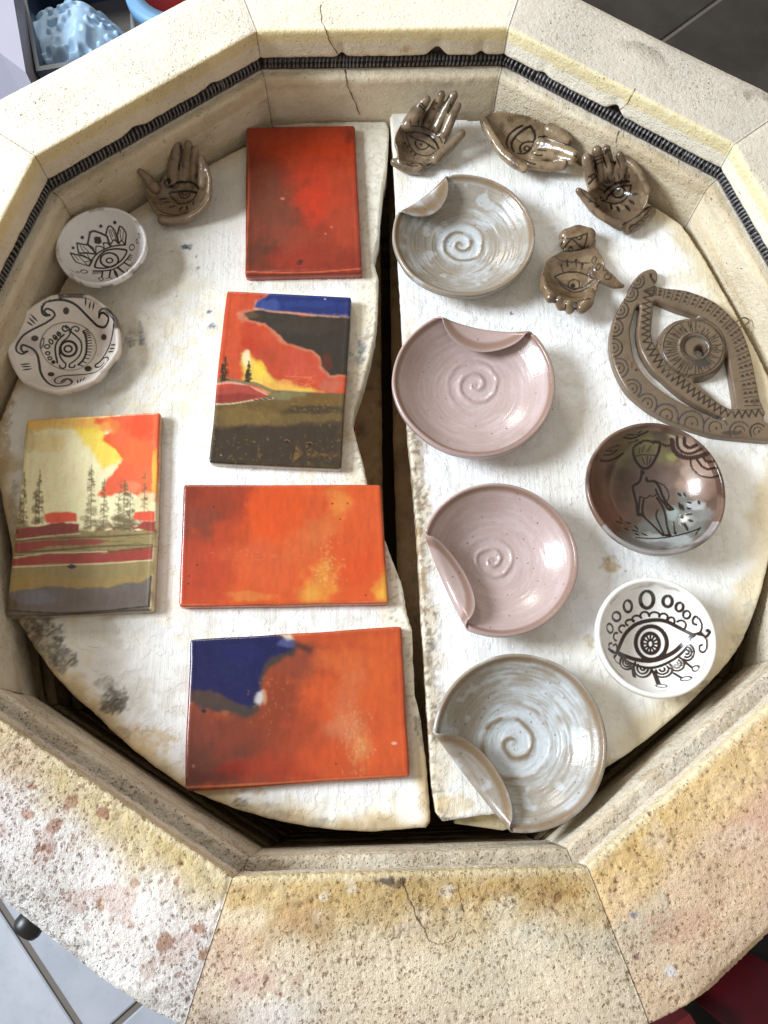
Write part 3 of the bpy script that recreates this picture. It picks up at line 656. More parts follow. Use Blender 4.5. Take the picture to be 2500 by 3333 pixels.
for (cx, cy, rx, ry, c, am) in [(1120, 1030, 60, 26, C(232, 228, 222), .75), (1185, 1045, 30, 16, C(226, 220, 208), .8), (1090, 1015, 26, 26, C(234, 230, 224), .6), (1315, 1222, 25, 19, C(206, 186, 152), .9), (1318, 1205, 14, 6, C(186, 160, 120), .6), (1275, 1388, 10, 16, C(196, 180, 152), .85), (1268, 1378, 8, 8, C(206, 192, 168), .8),
                                (1590, 470, 50, 90, C(228, 218, 192), .5), (1480, 450, 20, 10, C(190, 180, 160), .6), (1400, 410, 8, 8, C(110, 104, 96), .7), (1415, 425, 8, 10, C(130, 122, 108), .6), (1480, 600, 30, 20, C(222, 210, 180), .5), (1530, 640, 30, 20, C(220, 206, 172), .5), (1590, 630, 20, 8, C(130, 124, 112), .5), (1150, 310, 60, 14, C(226, 214, 186), .5), (1350, 690, 20, 12, C(206, 190, 152), .4),
                                (1540, 1490, 30, 16, C(120, 112, 100), .7), (1500, 1510, 40, 16, C(150, 142, 126), .6), (1450, 1590, 12, 10, C(80, 66, 52), .75), (1620, 1330, 20, 40, C(170, 166, 156), .6), (1600, 1400, 20, 30, C(150, 148, 140), .5), (1420, 1610, 40, 14, C(216, 196, 154), .7), (1340, 1650, 50, 12, C(196, 168, 118), .7), (1300, 1660, 20, 12, C(150, 140, 124), .6),
                                (900, 1060, 10, 22, C(110, 92, 70), .7), (905, 1000, 12, 12, C(150, 126, 90), .6), (930, 1390, 10, 16, C(86, 80, 74), .7), (925, 1430, 10, 22, C(110, 96, 74), .6), (912, 1260, 10, 30, C(150, 122, 84), .6), (905, 1160, 10, 30, C(166, 140, 100), .6), (965, 1660, 26, 40, C(226, 214, 190), .6), (985, 1740, 40, 22, C(214, 190, 142), .8), (1105, 677, 3, 3, C(70, 62, 54), .9), (1350, 875, 3, 2, C(80, 70, 60), .8), (1400, 840, 3, 1.6, C(80, 70, 60), .8), (1310, 780, 2, 2, C(80, 70, 60), .7), (1378, 922, 3, 2, C(60, 52, 46), .8)]:
    patch(cv, cx, cy, rx, ry, c, am, seed=int(cx + cy) % 97)
for k in range(90):
    u, v = rng.uniform(880, 1650), rng.uniform(300, 1700); patch(cv, u, v, rng.uniform(.8, 1.8), rng.uniform(.8, 1.6), C(104, 92, 76), .65, k)
sh_r = mesh_np('kiln_shelf', V, F, M_SHELF, np.c_[np.clip(cv.col, 0, .92), amt])
settle(sh_r, V); tag(sh_r, 'half-round white-washed kiln shelf bearing the plates, bowls and the eye hanging', 'kiln shelf', 'half-round kiln shelves')

# lower shelves
def lower_shelf(poly, ztop, thick, seed, label, base):
    V, F, N, D = slab(ragged(poly, .0008, 120, seed), [], .0032, ztop, ztop - thick, .003, cap=True)
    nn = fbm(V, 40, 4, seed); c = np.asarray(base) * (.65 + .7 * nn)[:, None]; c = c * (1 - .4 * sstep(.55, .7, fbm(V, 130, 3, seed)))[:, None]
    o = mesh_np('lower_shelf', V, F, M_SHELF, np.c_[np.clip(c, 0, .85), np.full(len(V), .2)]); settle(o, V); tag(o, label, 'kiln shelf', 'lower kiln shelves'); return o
ZS = -.150
g1 = PA([(1236, 420), (1240, 1000), (1244, 1500), (1262, 2200), (1290, 2500)], ZS)[:, :2]
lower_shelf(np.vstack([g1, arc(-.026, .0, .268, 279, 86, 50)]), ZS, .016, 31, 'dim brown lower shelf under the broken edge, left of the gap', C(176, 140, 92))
g2 = PA([(1330, 2500), (1305, 2200), (1282, 1500), (1272, 1000), (1262, 420)], ZS)[:, :2]
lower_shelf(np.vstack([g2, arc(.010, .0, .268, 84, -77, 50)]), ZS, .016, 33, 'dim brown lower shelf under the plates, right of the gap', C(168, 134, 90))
# a second slab right under the right-hand shelf, showing at the front
q = PA([(1481, 2682), (1640, 2703), (1790, 2640)], -.100)[:, :2]
lower_shelf(np.vstack([q, arc(.02, .0, .255, -70, 70, 40), PA([(1420, 520), (1440, 1500), (1470, 2500)], -.100)[:, :2]]), ZR - .0182, .017, 35, 'pale slab directly under the right-hand shelf, its edge showing at the front', C(222, 206, 166))
# reddish pot standing on the left lower shelf, seen in the gap
tt = np.arange(40) / 40 * 2 * np.pi; pc = P(1010, 1420, -.125)
prof = [(.002, .0), (.030, 0), (.033, .004), (.036, .030), (.0375, .044), (.0365, .0445), (.034, .03), (.031, .004), (.002, .003)]
V = np.vstack([np.c_[pc[0] + r * np.cos(tt), pc[1] + r * 1.5 * np.sin(tt), np.full(40, ZS + z)] for r, z in prof])
o = mesh_np('glazed_pot', V, [gridfaces(len(prof), 40, True)], plain('red_brown_glaze', C(150, 66, 30), .25)); settle(o, V); tag(o, 'red-brown glazed pot glimpsed in the gap beside the broken shelf edge', 'pot')

# ------------------------------------------------------------------ painted tiles
def tile(corners, zsh, thick, crop, base, paint, side, label, wob=.0006, seed=0, mat=None, gain=.68):
    Q = PA(corners, zsh + thick)[:, :2]           # back-left, back-right, front-right, front-left
    lw = np.linalg.norm(Q[1] - Q[0]); lh = np.linalg.norm(Q[3] - Q[0]); h = .00070
    n = int(lw / h); m = int(lh / h)
    u = np.linspace(0, 1, n); v = np.linspace(0, 1, m); U, Vv = np.meshgrid(u, v, indexing='ij'); U = U.ravel(); Vv = Vv.ravel()
    p = (Q[0] * ((1 - U) * (1 - Vv))[:, None] + Q[1] * (U * (1 - Vv))[:, None] + Q[2] * (U * Vv)[:, None] + Q[3] * ((1 - U) * Vv)[:, None])
    e = np.minimum.reduce([U * lw, (1 - U) * lw, Vv * lh, (1 - Vv) * lh])
    # round the corners in plan
    cr = .0032; du = np.minimum(U, 1 - U) * lw; dv = np.minimum(Vv, 1 - Vv) * lh
    near = (du < cr) & (dv < cr); dist = np.hypot(cr - du, cr - dv)
    ctr = Q.mean(0); k = np.where(near & (dist > 1e-9), np.maximum(0, np.maximum(cr - du, cr - dv) - cr * (np.maximum(cr - du, cr - dv) / np.maximum(dist, 1e-9))), 0)
    p = p + (ctr - p) / np.linalg.norm(ctr - p + 1e-9, axis=1)[:, None] * k[:, None]
    wobn = np.c_[fbm(p, 22, 2, seed + 5), fbm(p, 22, 2, seed + 9)] - .5; p = p + wobn * 2 * wob * 1.6
    r = .0016; kk = np.clip(r - e, 0, r); z = zsh + thick - (r - np.sqrt(np.maximum(r * r - kk * kk, 0))) * .75
    pp = np.c_[p, z]
    lip = np.exp(-((e - .0028) / .0012) ** 2); z = z + lip * .00022 + (fbm(pp, 60, 3, seed) - .5) * .0003
    V = np.c_[p, z]; N = len(V); F = gridfaces(n, m)
    idx = np.arange(N).reshape(n, m); loop = np.concatenate([idx[:-1, 0], idx[-1, :-1], idx[:0:-1, -1], idx[0, :0:-1]])
    low = V[loop].copy(); low[:, 2] = zsh + .0002
    mid = V[loop].copy(); mid[:, 2] = zsh + thick * .6
    dirc = mid[:, :2] - ctr; dirc /= np.linalg.norm(dirc, axis=1)[:, None]; mid[:, :2] += dirc * .0004
    K = len(loop); a = np.arange(K); b = (a + 1) % K
    V = np.vstack([V, mid, low, V[loop]])
    F2 = np.vstack([np.c_[N + 2 * K + a, N + a, N + b, N + 2 * K + b], np.c_[N + a, N + K + a, N + K + b, N + b]])
    F = [F[:, ::-1] if False else F, F2, (np.arange(K)[::-1] + N + K)[None]]
    col = np.tile(np.asarray(base), (len(V), 1)) * (.93 + .14 * fbm(V, 70, 4, seed + 2))[:, None]
    cv = Canvas(V, [F[0], F2], col, crop, zsh + thick); cv.ink = C(48, 38, 28)
    paint(cv)
    col = cv.col
    br = fbm(np.c_[V[:, 0] * 3.2, V[:, 1] * .8, V[:, 2] * 0], 130, 5, seed + 31, .6); br2 = fbm(V, 34, 5, seed + 33, .62); sp = fbm(V, 900, 2, seed + 35)
    col = col * gain * (.72 + .34 * br + .24 * br2)[:, None] * (1 - .10 * sstep(.7, .85, sp))[:, None]
    em = np.ones(len(V)); em[:N] = sstep(.0002, .0014, e)
    col[:N] = col[:N] * (.80 + .20 * em[:N])[:, None]
    if side is not None:
        sd = np.asarray(side); col[N + K:] = sd; col[N + 2 * K:] = col[loop]; col[N:N + K] = col[loop] * .45 + sd * .55
    else: col[N:] = np.vstack([col[loop]] * 3)
    o = mesh_np('painted_tile', V, F, mat or M_TILE, np.clip(col, 0, .9)); settle(o, V); tag(o, label, 'tile', 'hand-painted ceramic tiles')
    return o

def washes(cv, spec, **kw):
    for k, (cx, cy, rx, ry, c, am) in enumerate(spec): cv.blob(cx, cy, rx, ry, C(*c), am, kw.get('soft', 1.25), k * 7, kw.get('ws', 60), kw.get('warp', .95))

def paint_red(cv):
    cv.fill([(165, 860), (280, 880), (400, 1040), (460, 1180), (420, 1290), (300, 1470), (160, 1480)], C(112, 50, 32), .007, .007, .8); cv.fill([(160, 1340), (800, 1330), (805, 1480), (160, 1480)], C(140, 42, 22), .006, .005, .7)
    washes(cv, [(600, 760, 180, 130, (196, 58, 22), .8), (420, 790, 160, 90, (190, 62, 24), .8), (580, 1010, 140, 170, (205, 54, 16), .9), (690, 1050, 90, 250, (188, 66, 30), .6), (330, 760, 120, 90, (196, 70, 30), .6),
                (290, 1060, 130, 130, (126, 62, 40), .75), (350, 1150, 110, 90, (132, 68, 46), .6), (225, 1340, 80, 110, (94, 42, 20), .85), (210, 1000, 60, 120, (120, 46, 24), .7), (250, 900, 90, 60, (150, 62, 36), .6),
                (640, 1370, 130, 60, (150, 48, 24), .7), (450, 1380, 130, 60, (158, 46, 22), .7), (400, 1270, 170, 60, (160, 66, 40), .5), (735, 720, 36, 50, (120, 30, 16), .8), (700, 1250, 90, 110, (176, 64, 34), .6), (500, 1080, 70, 60, (206, 56, 18), .7), (450, 620, 300, 90, (180, 52, 22), .6)], ws=90)
    for a, b in (((440, 1425), (456, 1405)), ((452, 1430), (466, 1402)), ((462, 1428), (474, 1408))): cv.stroke([a, b], 9, C(70, 24, 14))
    cv.dot(365, 1072, 11, 8, C(214, 120, 84)); cv.dot(628, 1225, 5, 5, C(220, 130, 90)); cv.dot(598, 1262, 5, 5, C(220, 130, 90))
    cv.stroke([(170, 700), (182, 1000), (165, 1460)], 9, C(206, 96, 60), amt=.7); cv.stroke([(168, 1468), (480, 1472), (798, 1450)], 10, C(214, 104, 64), amt=.8); cv.stroke([(750, 690), (775, 1000), (800, 1460)], 9, C(206, 80, 48), amt=.6)
tile([(803, 415), (1153, 408), (1181, 888), (798, 896)], ZL, .0075, (700, 0, 1.659), C(156, 48, 24), paint_red, C(176, 66, 42),
     'plain red glazed tile with brown clouding, farthest of the painted tiles', seed=3, gain=.70)

def paint_cloud(cv):           # the landscape with a blue strip of sky
    washes(cv, [(420, 520, 120, 120, (196, 56, 26), .8), (340, 420, 70, 200, (222, 86, 46), .7), (560, 540, 120, 80, (206, 78, 44), .7), (620, 680, 150, 90, (196, 76, 50), .7), (760, 660, 90, 70, (206, 84, 62), .7), (830, 740, 110, 60, (214, 88, 66), .7), (320, 620, 60, 150, (220, 90, 52), .7), (1000, 830, 90, 50, (206, 110, 84), .8), (560, 650, 80, 60, (180, 70, 44), .6)], ws=120)
    cv.fill([(385, 620), (430, 605), (500, 690), (570, 760), (640, 820), (860, 865), (940, 885), (700, 895), (560, 880), (470, 830), (395, 800)], C(246, 206, 92), .0022, .0022, .95)
    cv.blob(640, 850, 120, 40, C(242, 176, 84), .7); cv.blob(420, 650, 30, 50, C(250, 236, 190), .8); cv.blob(510, 730, 40, 50, C(248, 214, 70), .7)
    cv.fill([(545, 195), (1150, 235), (1135, 400), (900, 378), (720, 362), (600, 352), (455, 330), (490, 265), (560, 225)], C(226, 190, 160), .0014, .0026, .6)
    cv.fill([(570, 195), (1150, 235), (1135, 383), (900, 362), (720, 346), (600, 338), (470, 312), (500, 262), (575, 222)], C(26, 46, 114), .0011, .0011)
    cv.blob(860, 290, 250, 24, C(44, 68, 138), .5, warp=.8); cv.blob(560, 300, 80, 40, C(74, 100, 170), .5)
    cv.fill([(360, 352), (460, 322), (600, 340), (720, 350), (900, 372), (1130, 382), (1100, 780), (975, 782), (905, 712), (900, 640), (850, 606), (690, 566), (630, 520), (590, 482), (540, 432), (400, 408)], C(226, 176, 140), .0026, .0034, .5)
    cv.fill([(400, 352), (470, 330), (600, 345), (720, 354), (900, 376), (1130, 386), (1100, 772), (985, 772), (930, 706), (918, 640), (865, 600), (700, 560), (648, 510), (600, 468), (540, 420), (430, 400)], C(56, 48, 40), .0009, .0016)
    cv.blob(820, 440, 220, 50, C(70, 58, 46), .6); cv.blob(460, 365, 50, 24, C(110, 84, 56), .6); cv.blob(960, 690, 40, 60, C(110, 44, 26), .6)
    # meadow and ploughed ground
    cv.fill([(195, 965), (300, 948), (480, 940), (580, 900), (600, 872), (800, 882), (960, 890), (1095, 890), (1060, 1420), (150, 1370)], C(112, 90, 52), .0008, .0010)
    cv.blob(680, 905, 130, 34, C(142, 132, 92), .7); cv.blob(900, 940, 180, 30, C(120, 88, 40), .8); cv.blob(500, 1000, 330, 60, C(110, 86, 44), .8); cv.blob(420, 1050, 200, 60, C(134, 108, 58), .6)
    cv.blob(860, 1010, 220, 30, C(70, 56, 38), .9); cv.fill([(190, 1120), (400, 1110), (700, 1105), (1075, 1085), (1055, 1420), (150, 1370)], C(60, 48, 36), .0026, .003, .95)
    r = np.random.default_rng(5)
    for k in range(260):
        x, y = r.uniform(190, 1060), r.uniform(920, 1110) if k < 170 else r.uniform(1180, 1380)
        cv.stroke([(x, y), (x + r.normal(0, 9), y + r.normal(0, 9))], r.uniform(5, 11), C(160, 122, 60), amt=r.uniform(.12, .5))
    for k in range(8): cv.stroke([(760 + k * 6, 1230 + k * 10), (735 + k * 4, 1350 - k * 3)], 4, C(190, 140, 60), amt=.35)
    for k in range(30): cv.stroke([(820 + k * 7, 1300 + r.normal(0, 12)), (824 + k * 7, 1316 + r.normal(0, 12))], 5, C(150, 100, 50), amt=.5)
    # bank, red field, trees
    cv.stroke([(225, 812), (300, 800), (400, 820), (480, 830), (560, 865), (600, 880)], 30, C(126, 116, 84), amt=.9); cv.stroke([(220, 830), (320, 820), (450, 850), (560, 900)], 18, C(232, 170, 150), amt=.8)
    cv.fill([(215, 870), (330, 832), (440, 842), (530, 900), (560, 915), (420, 945), (205, 960)], C(178, 74, 60), .0007, .0007); cv.fill([(215, 905), (380, 890), (520, 908), (400, 945), (205, 958)], C(146, 54, 42), .001, .0006, .9)
    cv.stroke([(205, 966), (320, 962), (470, 938), (600, 926)], 12, C(222, 196, 160), amt=.8); cv.stroke([(470, 940), (590, 925)], 8, C(70, 56, 44)); cv.stroke([(545, 910), (585, 915)], 9, C(120, 80, 70))
    for x, y0, y1, hw in ((278, 645, 805, 40), (258, 690, 805, 30), (436, 675, 812, 30), (424, 730, 812, 24)):
        cv.stroke([(x, y0), (x, y1)], 7, C(48, 42, 26))
        for k in range(34):
            t = (k + r.uniform(0, 1)) / 34; y = y0 + (y1 - y0) * t; sd = r.choice([-1, 1]); L = hw * (.12 + .9 * t) * r.uniform(.4, 1.0)
            cv.stroke([(x, y), (x + sd * L, y + r.uniform(0, 12))], r.uniform(8, 14), C(58, 52, 30), amt=r.uniform(.6, .95), taper=True)
    for x, y in ((695, 1218), (850, 1234)): cv.dot(x, y, 17, 10, C(36, 26, 20)); cv.stroke([(x - 16, y - 6), (x, y - 12), (x + 16, y)], 6, C(150, 104, 80))
    cv.dot(950, 256, 7, 5, C(190, 200, 220)); cv.dot(517, 242, 6, 5, C(60, 30, 30)); cv.dot(248, 1310, 6, 6, C(170, 140, 110))
    for k in range(9): cv.stroke([(r.uniform(620, 900), r.uniform(740, 830))] * 1 + [(r.uniform(650, 900), r.uniform(760, 850))], 5, C(240, 160, 110), amt=.35)
tile([(739, 945), (1145, 966), (1111, 1527), (678, 1503)], ZL, .0085, (600, 850, 2.074), C(208, 78, 42), paint_cloud, C(216, 202, 180),
     'tile painted with a dark cloud under a blue strip of sky', seed=13)

def paint_forest(cv):          # pines against a yellow and orange sky
    cv.fill([(150, 240), (720, 205), (760, 300), (640, 330), (500, 300), (370, 290), (230, 330), (160, 380)], C(234, 186, 88), .003, .003, .9, curved=True)
    cv.blob(400, 270, 160, 40, C(238, 196, 104), .6); cv.blob(620, 280, 110, 50, C(240, 176, 84), .7); cv.blob(200, 380, 40, 90, C(206, 190, 130), .7); cv.blob(330, 400, 110, 60, C(232, 208, 136), .6)
    cv.fill([(520, 300), (700, 310), (770, 380), (840, 500), (780, 545), (690, 560), (620, 470), (560, 400)], C(246, 214, 74), .0024, .003, .9)
    cv.fill([(635, 225), (900, 205), (1100, 190), (1070, 820), (1000, 800), (930, 760), (830, 735), (740, 755), (665, 745), (700, 690), (730, 630), (800, 560), (835, 505), (760, 420), (700, 380), (700, 340), (770, 320), (720, 270), (640, 262)], C(232, 92, 50), .0012, .0024, .96)
    cv.blob(930, 300, 110, 90, C(222, 76, 44), .7); cv.blob(900, 460, 110, 90, C(236, 108, 58), .7); cv.blob(800, 680, 90, 60, C(226, 96, 66), .7); cv.blob(1045, 600, 24, 160, C(240, 180, 70), .8); cv.blob(740, 290, 60, 50, C(236, 140, 70), .7)
    cv.fill([(900, 770), (1000, 720), (1060, 740), (1050, 860), (900, 860)], C(222, 206, 160), .002, .003, .8); cv.blob(900, 700, 60, 40, C(230, 150, 110), .5)
    r = np.random.default_rng(9)
    OL = C(112, 100, 66); OD = C(92, 82, 54)
    for k in range(44): x = r.uniform(120, 1040); cv.blob(x, r.uniform(900, 1020), 34, 20, OL, .5, seed=k)
    def pine(x, y0, y1, hw, dens, w=8):
        dens = int(dens * 1.9)
        cv.stroke([(x + 4, y0), (x, (y0 + y1) / 2), (x - 3, y1)], w, OL, amt=.7)
        for k in range(dens):
            t = r.uniform(.05, 1); y = y0 + (y1 - y0) * t; s = r.choice([-1, 1]); L = hw * (.25 + .75 * t) * r.uniform(.5, 1)
            cv.stroke([(x, y), (x + s * L * .6, y + r.uniform(-8, 10)), (x + s * L, y + r.uniform(-16, 20))], r.uniform(11, 22), OL if r.random() < .6 else OD, amt=r.uniform(.2, .6), taper=True)
    for a in ((162, 595, 960, 36, 26), (266, 580, 940, 40, 30), (616, 545, 970, 60, 44), (702, 640, 950, 44, 22), (976, 595, 960, 40, 18), (135, 760, 960, 40, 18), (240, 720, 950, 40, 18)): pine(*a)
    pine(838, 650, 1000, 90, 46, 14); pine(800, 740, 1000, 60, 26); pine(880, 720, 980, 60, 26)
    for k in range(14): cv.stroke([(r.uniform(760, 910), r.uniform(720, 930)), (r.uniform(760, 910), r.uniform(720, 930))], 8, C(214, 206, 170), amt=.5)
    cv.fill([(300, 880), (350, 862), (520, 868), (522, 932), (310, 938)], C(226, 92, 62), .0008, .0012); cv.fill([(905, 862), (1050, 852), (1045, 930), (900, 915)], C(214, 86, 60), .0008, .0012)
    # bands of field, water and shore
    cv.fill([(95, 960), (300, 960), (540, 990), (1045, 985), (1015, 1560), (40, 1560)], C(146, 128, 84), .001, .0012)
    cv.fill([(110, 985), (310, 950), (420, 935), (540, 940), (530, 1000), (330, 1020), (115, 1045)], C(138, 62, 54), .0006, .001); cv.fill([(960, 930), (1052, 925), (1045, 995), (900, 975)], C(150, 62, 52), .0006, .001)
    cv.fill([(110, 1075), (350, 1055), (600, 1045), (745, 1058), (640, 1085), (330, 1095), (200, 1130), (100, 1135)], C(148, 66, 56), .0006, .001)
    cv.fill([(85, 1180), (330, 1150), (700, 1140), (900, 1108), (1035, 1105), (1028, 1180), (700, 1205), (350, 1215), (80, 1232)], C(152, 62, 52), .0006, .001)
    for L in ([(110, 1060), (300, 1045), (520, 1035), (700, 1030), (1030, 1010)], [(110, 1140), (400, 1120), (700, 1095), (1030, 1085)], [(110, 1165), (400, 1140), (700, 1135), (1030, 1100)]): cv.stroke(L, 12, C(84, 72, 48), amt=.8)
    for L in ([(110, 1052), (320, 1028), (540, 1010)], [(95, 1172), (330, 1142), (720, 1132)], [(85, 1236), (400, 1222), (700, 1212), (1028, 1188)]): cv.stroke(L, 9, C(218, 200, 160), amt=.8)
    for k in range(60): x, y = r.uniform(350, 1030), r.uniform(1010, 1130); cv.stroke([(x, y), (x + r.uniform(10, 50), y + r.normal(0, 5))], 8, C(106, 92, 58), amt=.5)
    for k in range(10): x = r.uniform(600, 1000); cv.stroke([(x, 940 + r.uniform(0, 60)), (x + 40, 945 + r.uniform(0, 50))], 10, C(120, 70, 52), amt=.7)
    cv.dot(484, 1232, 30, 15, C(46, 46, 58))
    cv.fill([(55, 1310), (300, 1290), (700, 1330), (1000, 1290), (1000, 1400), (60, 1420)], C(160, 132, 76), .003, .003, .7)
    cv.fill([(40, 1420), (100, 1395), (300, 1365), (520, 1378), (720, 1372), (830, 1345), (960, 1335), (1020, 1290), (1010, 1570), (30, 1570)], C(106, 96, 90), .0009, .0016)
    cv.blob(240, 1440, 150, 50, C(116, 114, 124), .8); cv.blob(70, 1500, 40, 60, C(92, 70, 46), .7); cv.blob(760, 1450, 260, 50, C(104, 90, 80), .6); cv.stroke([(60, 1530), (500, 1545), (1010, 1500)], 10, C(60, 48, 34)); cv.stroke([(1020, 1300), (1005, 1500)], 12, C(56, 44, 32))
tile([(88, 1364), (523, 1344), (497, 1988), (20, 2006)], ZL, .0090, (0, 1250, 2.074), C(246, 234, 188), paint_forest, C(206, 188, 148),
     'tile painted with dark pines before a yellow and orange sky', seed=23, gain=.98)

def paint_orange(cv):
    cv.fill([(30, 60), (620, 60), (600, 200), (500, 330), (400, 480), (300, 520), (30, 540)], C(156, 62, 36), .006, .006, .9); cv.fill([(30, 520), (420, 480), (400, 960), (20, 970)], C(196, 70, 38), .006, .005, .7)
    washes(cv, [(300, 180, 290, 130, (158, 60, 34), .9), (120, 150, 110, 90, (136, 48, 30), .7), (540, 170, 110, 120, (176, 62, 32), .8), (210, 390, 190, 120, (142, 64, 44), .9), (470, 420, 130, 130, (200, 74, 36), .7), (200, 740, 230, 230, (200, 72, 40), .8), (120, 640, 120, 160, (184, 70, 46), .6),
                (760, 260, 190, 190, (232, 86, 30), .9), (650, 620, 220, 100, (222, 98, 52), .7), (700, 760, 220, 120, (228, 100, 50), .7), (1100, 420, 150, 130, (232, 124, 62), .7), (1000, 560, 160, 120, (228, 116, 60), .6), (1400, 700, 140, 160, (228, 84, 34), .8), (1400, 300, 150, 150, (230, 96, 46), .7)], ws=70)
    cv.fill([(1150, 130), (1220, 85), (1290, 110), (1310, 200), (1270, 290), (1200, 300), (1160, 240)], C(238, 150, 66), .006, .006, .7)
    cv.fill([(960, 940), (970, 800), (1040, 720), (1120, 650), (1180, 700), (1210, 780), (1200, 880), (1130, 940)], C(240, 156, 62), .007, .007, .75); cv.blob(1000, 890, 80, 60, C(246, 178, 74), .5, 1.2); cv.blob(560, 900, 160, 40, C(234, 140, 66), .6)
    cv.fill([(1600, 660), (1560, 760), (1500, 860), (1510, 930), (1600, 940)], C(246, 190, 72), .005, .004, .8)
    r = np.random.default_rng(3)
    for k in range(150): x, y = r.normal(1130, 55), r.normal(690, 90); cv.stroke([(x, y), (x + r.normal(0, 8), y + r.normal(4, 9))], 12, C(246, 190, 112), amt=r.uniform(.08, .3))
    for k in range(40): x, y = r.normal(560, 90), r.normal(590, 25); cv.stroke([(x, y), (x + r.normal(0, 16), y + r.normal(4, 8))], 5, C(240, 150, 100), amt=.3)
    for x, y in ((1293, 203), (1238, 323), (1180, 206), (1430, 895), (105, 748), (165, 665), (100, 805), (290, 230)): cv.dot(x, y, 6, 7, C(60, 24, 16))
    cv.stroke([(25, 965), (700, 965), (1590, 940)], 12, C(240, 132, 88), amt=.7); cv.stroke([(50, 80), (30, 500), (22, 950)], 10, C(214, 118, 90), amt=.7); cv.stroke([(60, 62), (800, 64), (1550, 66)], 9, C(240, 150, 110), amt=.6)
tile([(598, 1577), (1242, 1578), (1263, 1964), (580, 1974)], ZL, .0080, (570, 1550, 2.304), C(226, 92, 40), paint_orange, C(196, 84, 48),
     'orange glazed tile fading from brick red to yellow, overhanging the gap', seed=33)

def paint_blue(cv):
    cv.fill([(165, 620), (420, 700), (600, 640), (700, 420), (860, 330), (880, 470), (800, 640), (850, 820), (760, 1000), (700, 1090), (160, 1120)], C(140, 60, 36), .007, .007, .85); cv.fill([(165, 760), (420, 760), (560, 820), (520, 960), (420, 1060), (160, 1120)], C(100, 48, 34), .007, .006, .85)
    washes(cv, [(320, 900, 230, 190, (112, 54, 38), .95), (250, 780, 120, 110, (136, 64, 44), .8), (560, 800, 220, 150, (140, 58, 34), .8), (680, 560, 130, 180, (150, 62, 34), .85), (780, 440, 130, 90, (150, 70, 46), .7), (640, 1000, 220, 70, (176, 56, 28), .8), (440, 1010, 100, 50, (140, 30, 14), .85), (280, 1040, 130, 30, (100, 34, 20), .7),
                (900, 640, 120, 160, (222, 92, 40), .8), (1200, 500, 160, 200, (224, 98, 42), .9), (1240, 850, 140, 180, (220, 92, 42), .9), (1050, 420, 110, 70, (224, 110, 52), .7), (1020, 780, 100, 120, (206, 116, 76), .8), (1110, 900, 60, 80, (222, 138, 74), .7), (820, 850, 130, 170, (184, 72, 36), .7), (950, 960, 140, 70, (208, 82, 36), .7), (1060, 700, 90, 200, (222, 128, 82), .45)], ws=80)
    cv.fill([(185, 300), (700, 270), (745, 290), (800, 330), (760, 372), (700, 400), (640, 440), (600, 500), (580, 600), (575, 690), (500, 720), (380, 710), (300, 690), (185, 640)], C(48, 56, 54), .0022, .0030, .9)
    cv.fill([(185, 300), (560, 268), (690, 285), (765, 312), (745, 355), (650, 388), (600, 430), (572, 500), (582, 600), (560, 650), (520, 668), (430, 640), (350, 590), (260, 575), (185, 590)], C(14, 22, 80), .0018, .0024)
    cv.blob(480, 380, 120, 60, C(18, 28, 92), .6); cv.blob(722, 320, 50, 28, C(96, 104, 160), .6)
    cv.fill([(690, 275), (740, 268), (760, 300), (720, 305)], C(232, 216, 190), .0014, .001, .9); cv.fill([(565, 590), (590, 575), (598, 620), (575, 660), (548, 640)], C(226, 220, 214), .0016, .0014, .8); cv.blob(600, 610, 14, 40, C(206, 150, 110), .7)
    cv.fill([(755, 312), (800, 318), (860, 345), (850, 372), (790, 360), (760, 345)], C(72, 44, 36), .0022, .0016, .85)
    cv.dot(272, 688, 13, 11, C(30, 34, 40)); cv.blob(390, 700, 30, 20, C(170, 92, 50), .7)
    r = np.random.default_rng(8)
    for k in range(130): x, y = r.normal(1095, 40), r.normal(850, 100); cv.stroke([(x, y), (x + r.normal(0, 5), y + r.normal(6, 9))], 9, C(236, 178, 122), amt=r.uniform(.08, .28))
    for k in range(40): x, y = r.normal(620, 40), r.normal(620, 60); cv.stroke([(x, y), (x + r.normal(0, 6), y + r.normal(4, 6))], 8, C(220, 150, 100), amt=.18)
    cv.dot(1300, 862, 15, 9, C(240, 176, 150)); cv.dot(215, 985, 7, 9, C(196, 110, 84)); cv.dot(985, 972, 5, 6, C(80, 30, 20))
    cv.stroke([(178, 1100), (600, 1080), (1000, 1055), (1370, 1035)], 9, C(230, 130, 84), amt=.7); cv.stroke([(195, 640), (180, 860), (172, 1100)], 9, C(190, 110, 80), amt=.7); cv.stroke([(1340, 240), (1365, 640), (1385, 1030)], 9, C(226, 120, 74), amt=.6); cv.stroke([(740, 278), (1000, 258), (1330, 236)], 9, C(230, 120, 74), amt=.6)
tile([(616, 2083), (1306, 2040), (1334, 2528), (603, 2574)], ZL, .0080, (500, 1900, 1.659), C(204, 84, 40), paint_blue, C(170, 92, 64),
     'orange and brown tile with a deep blue corner, nearest the front', seed=43)

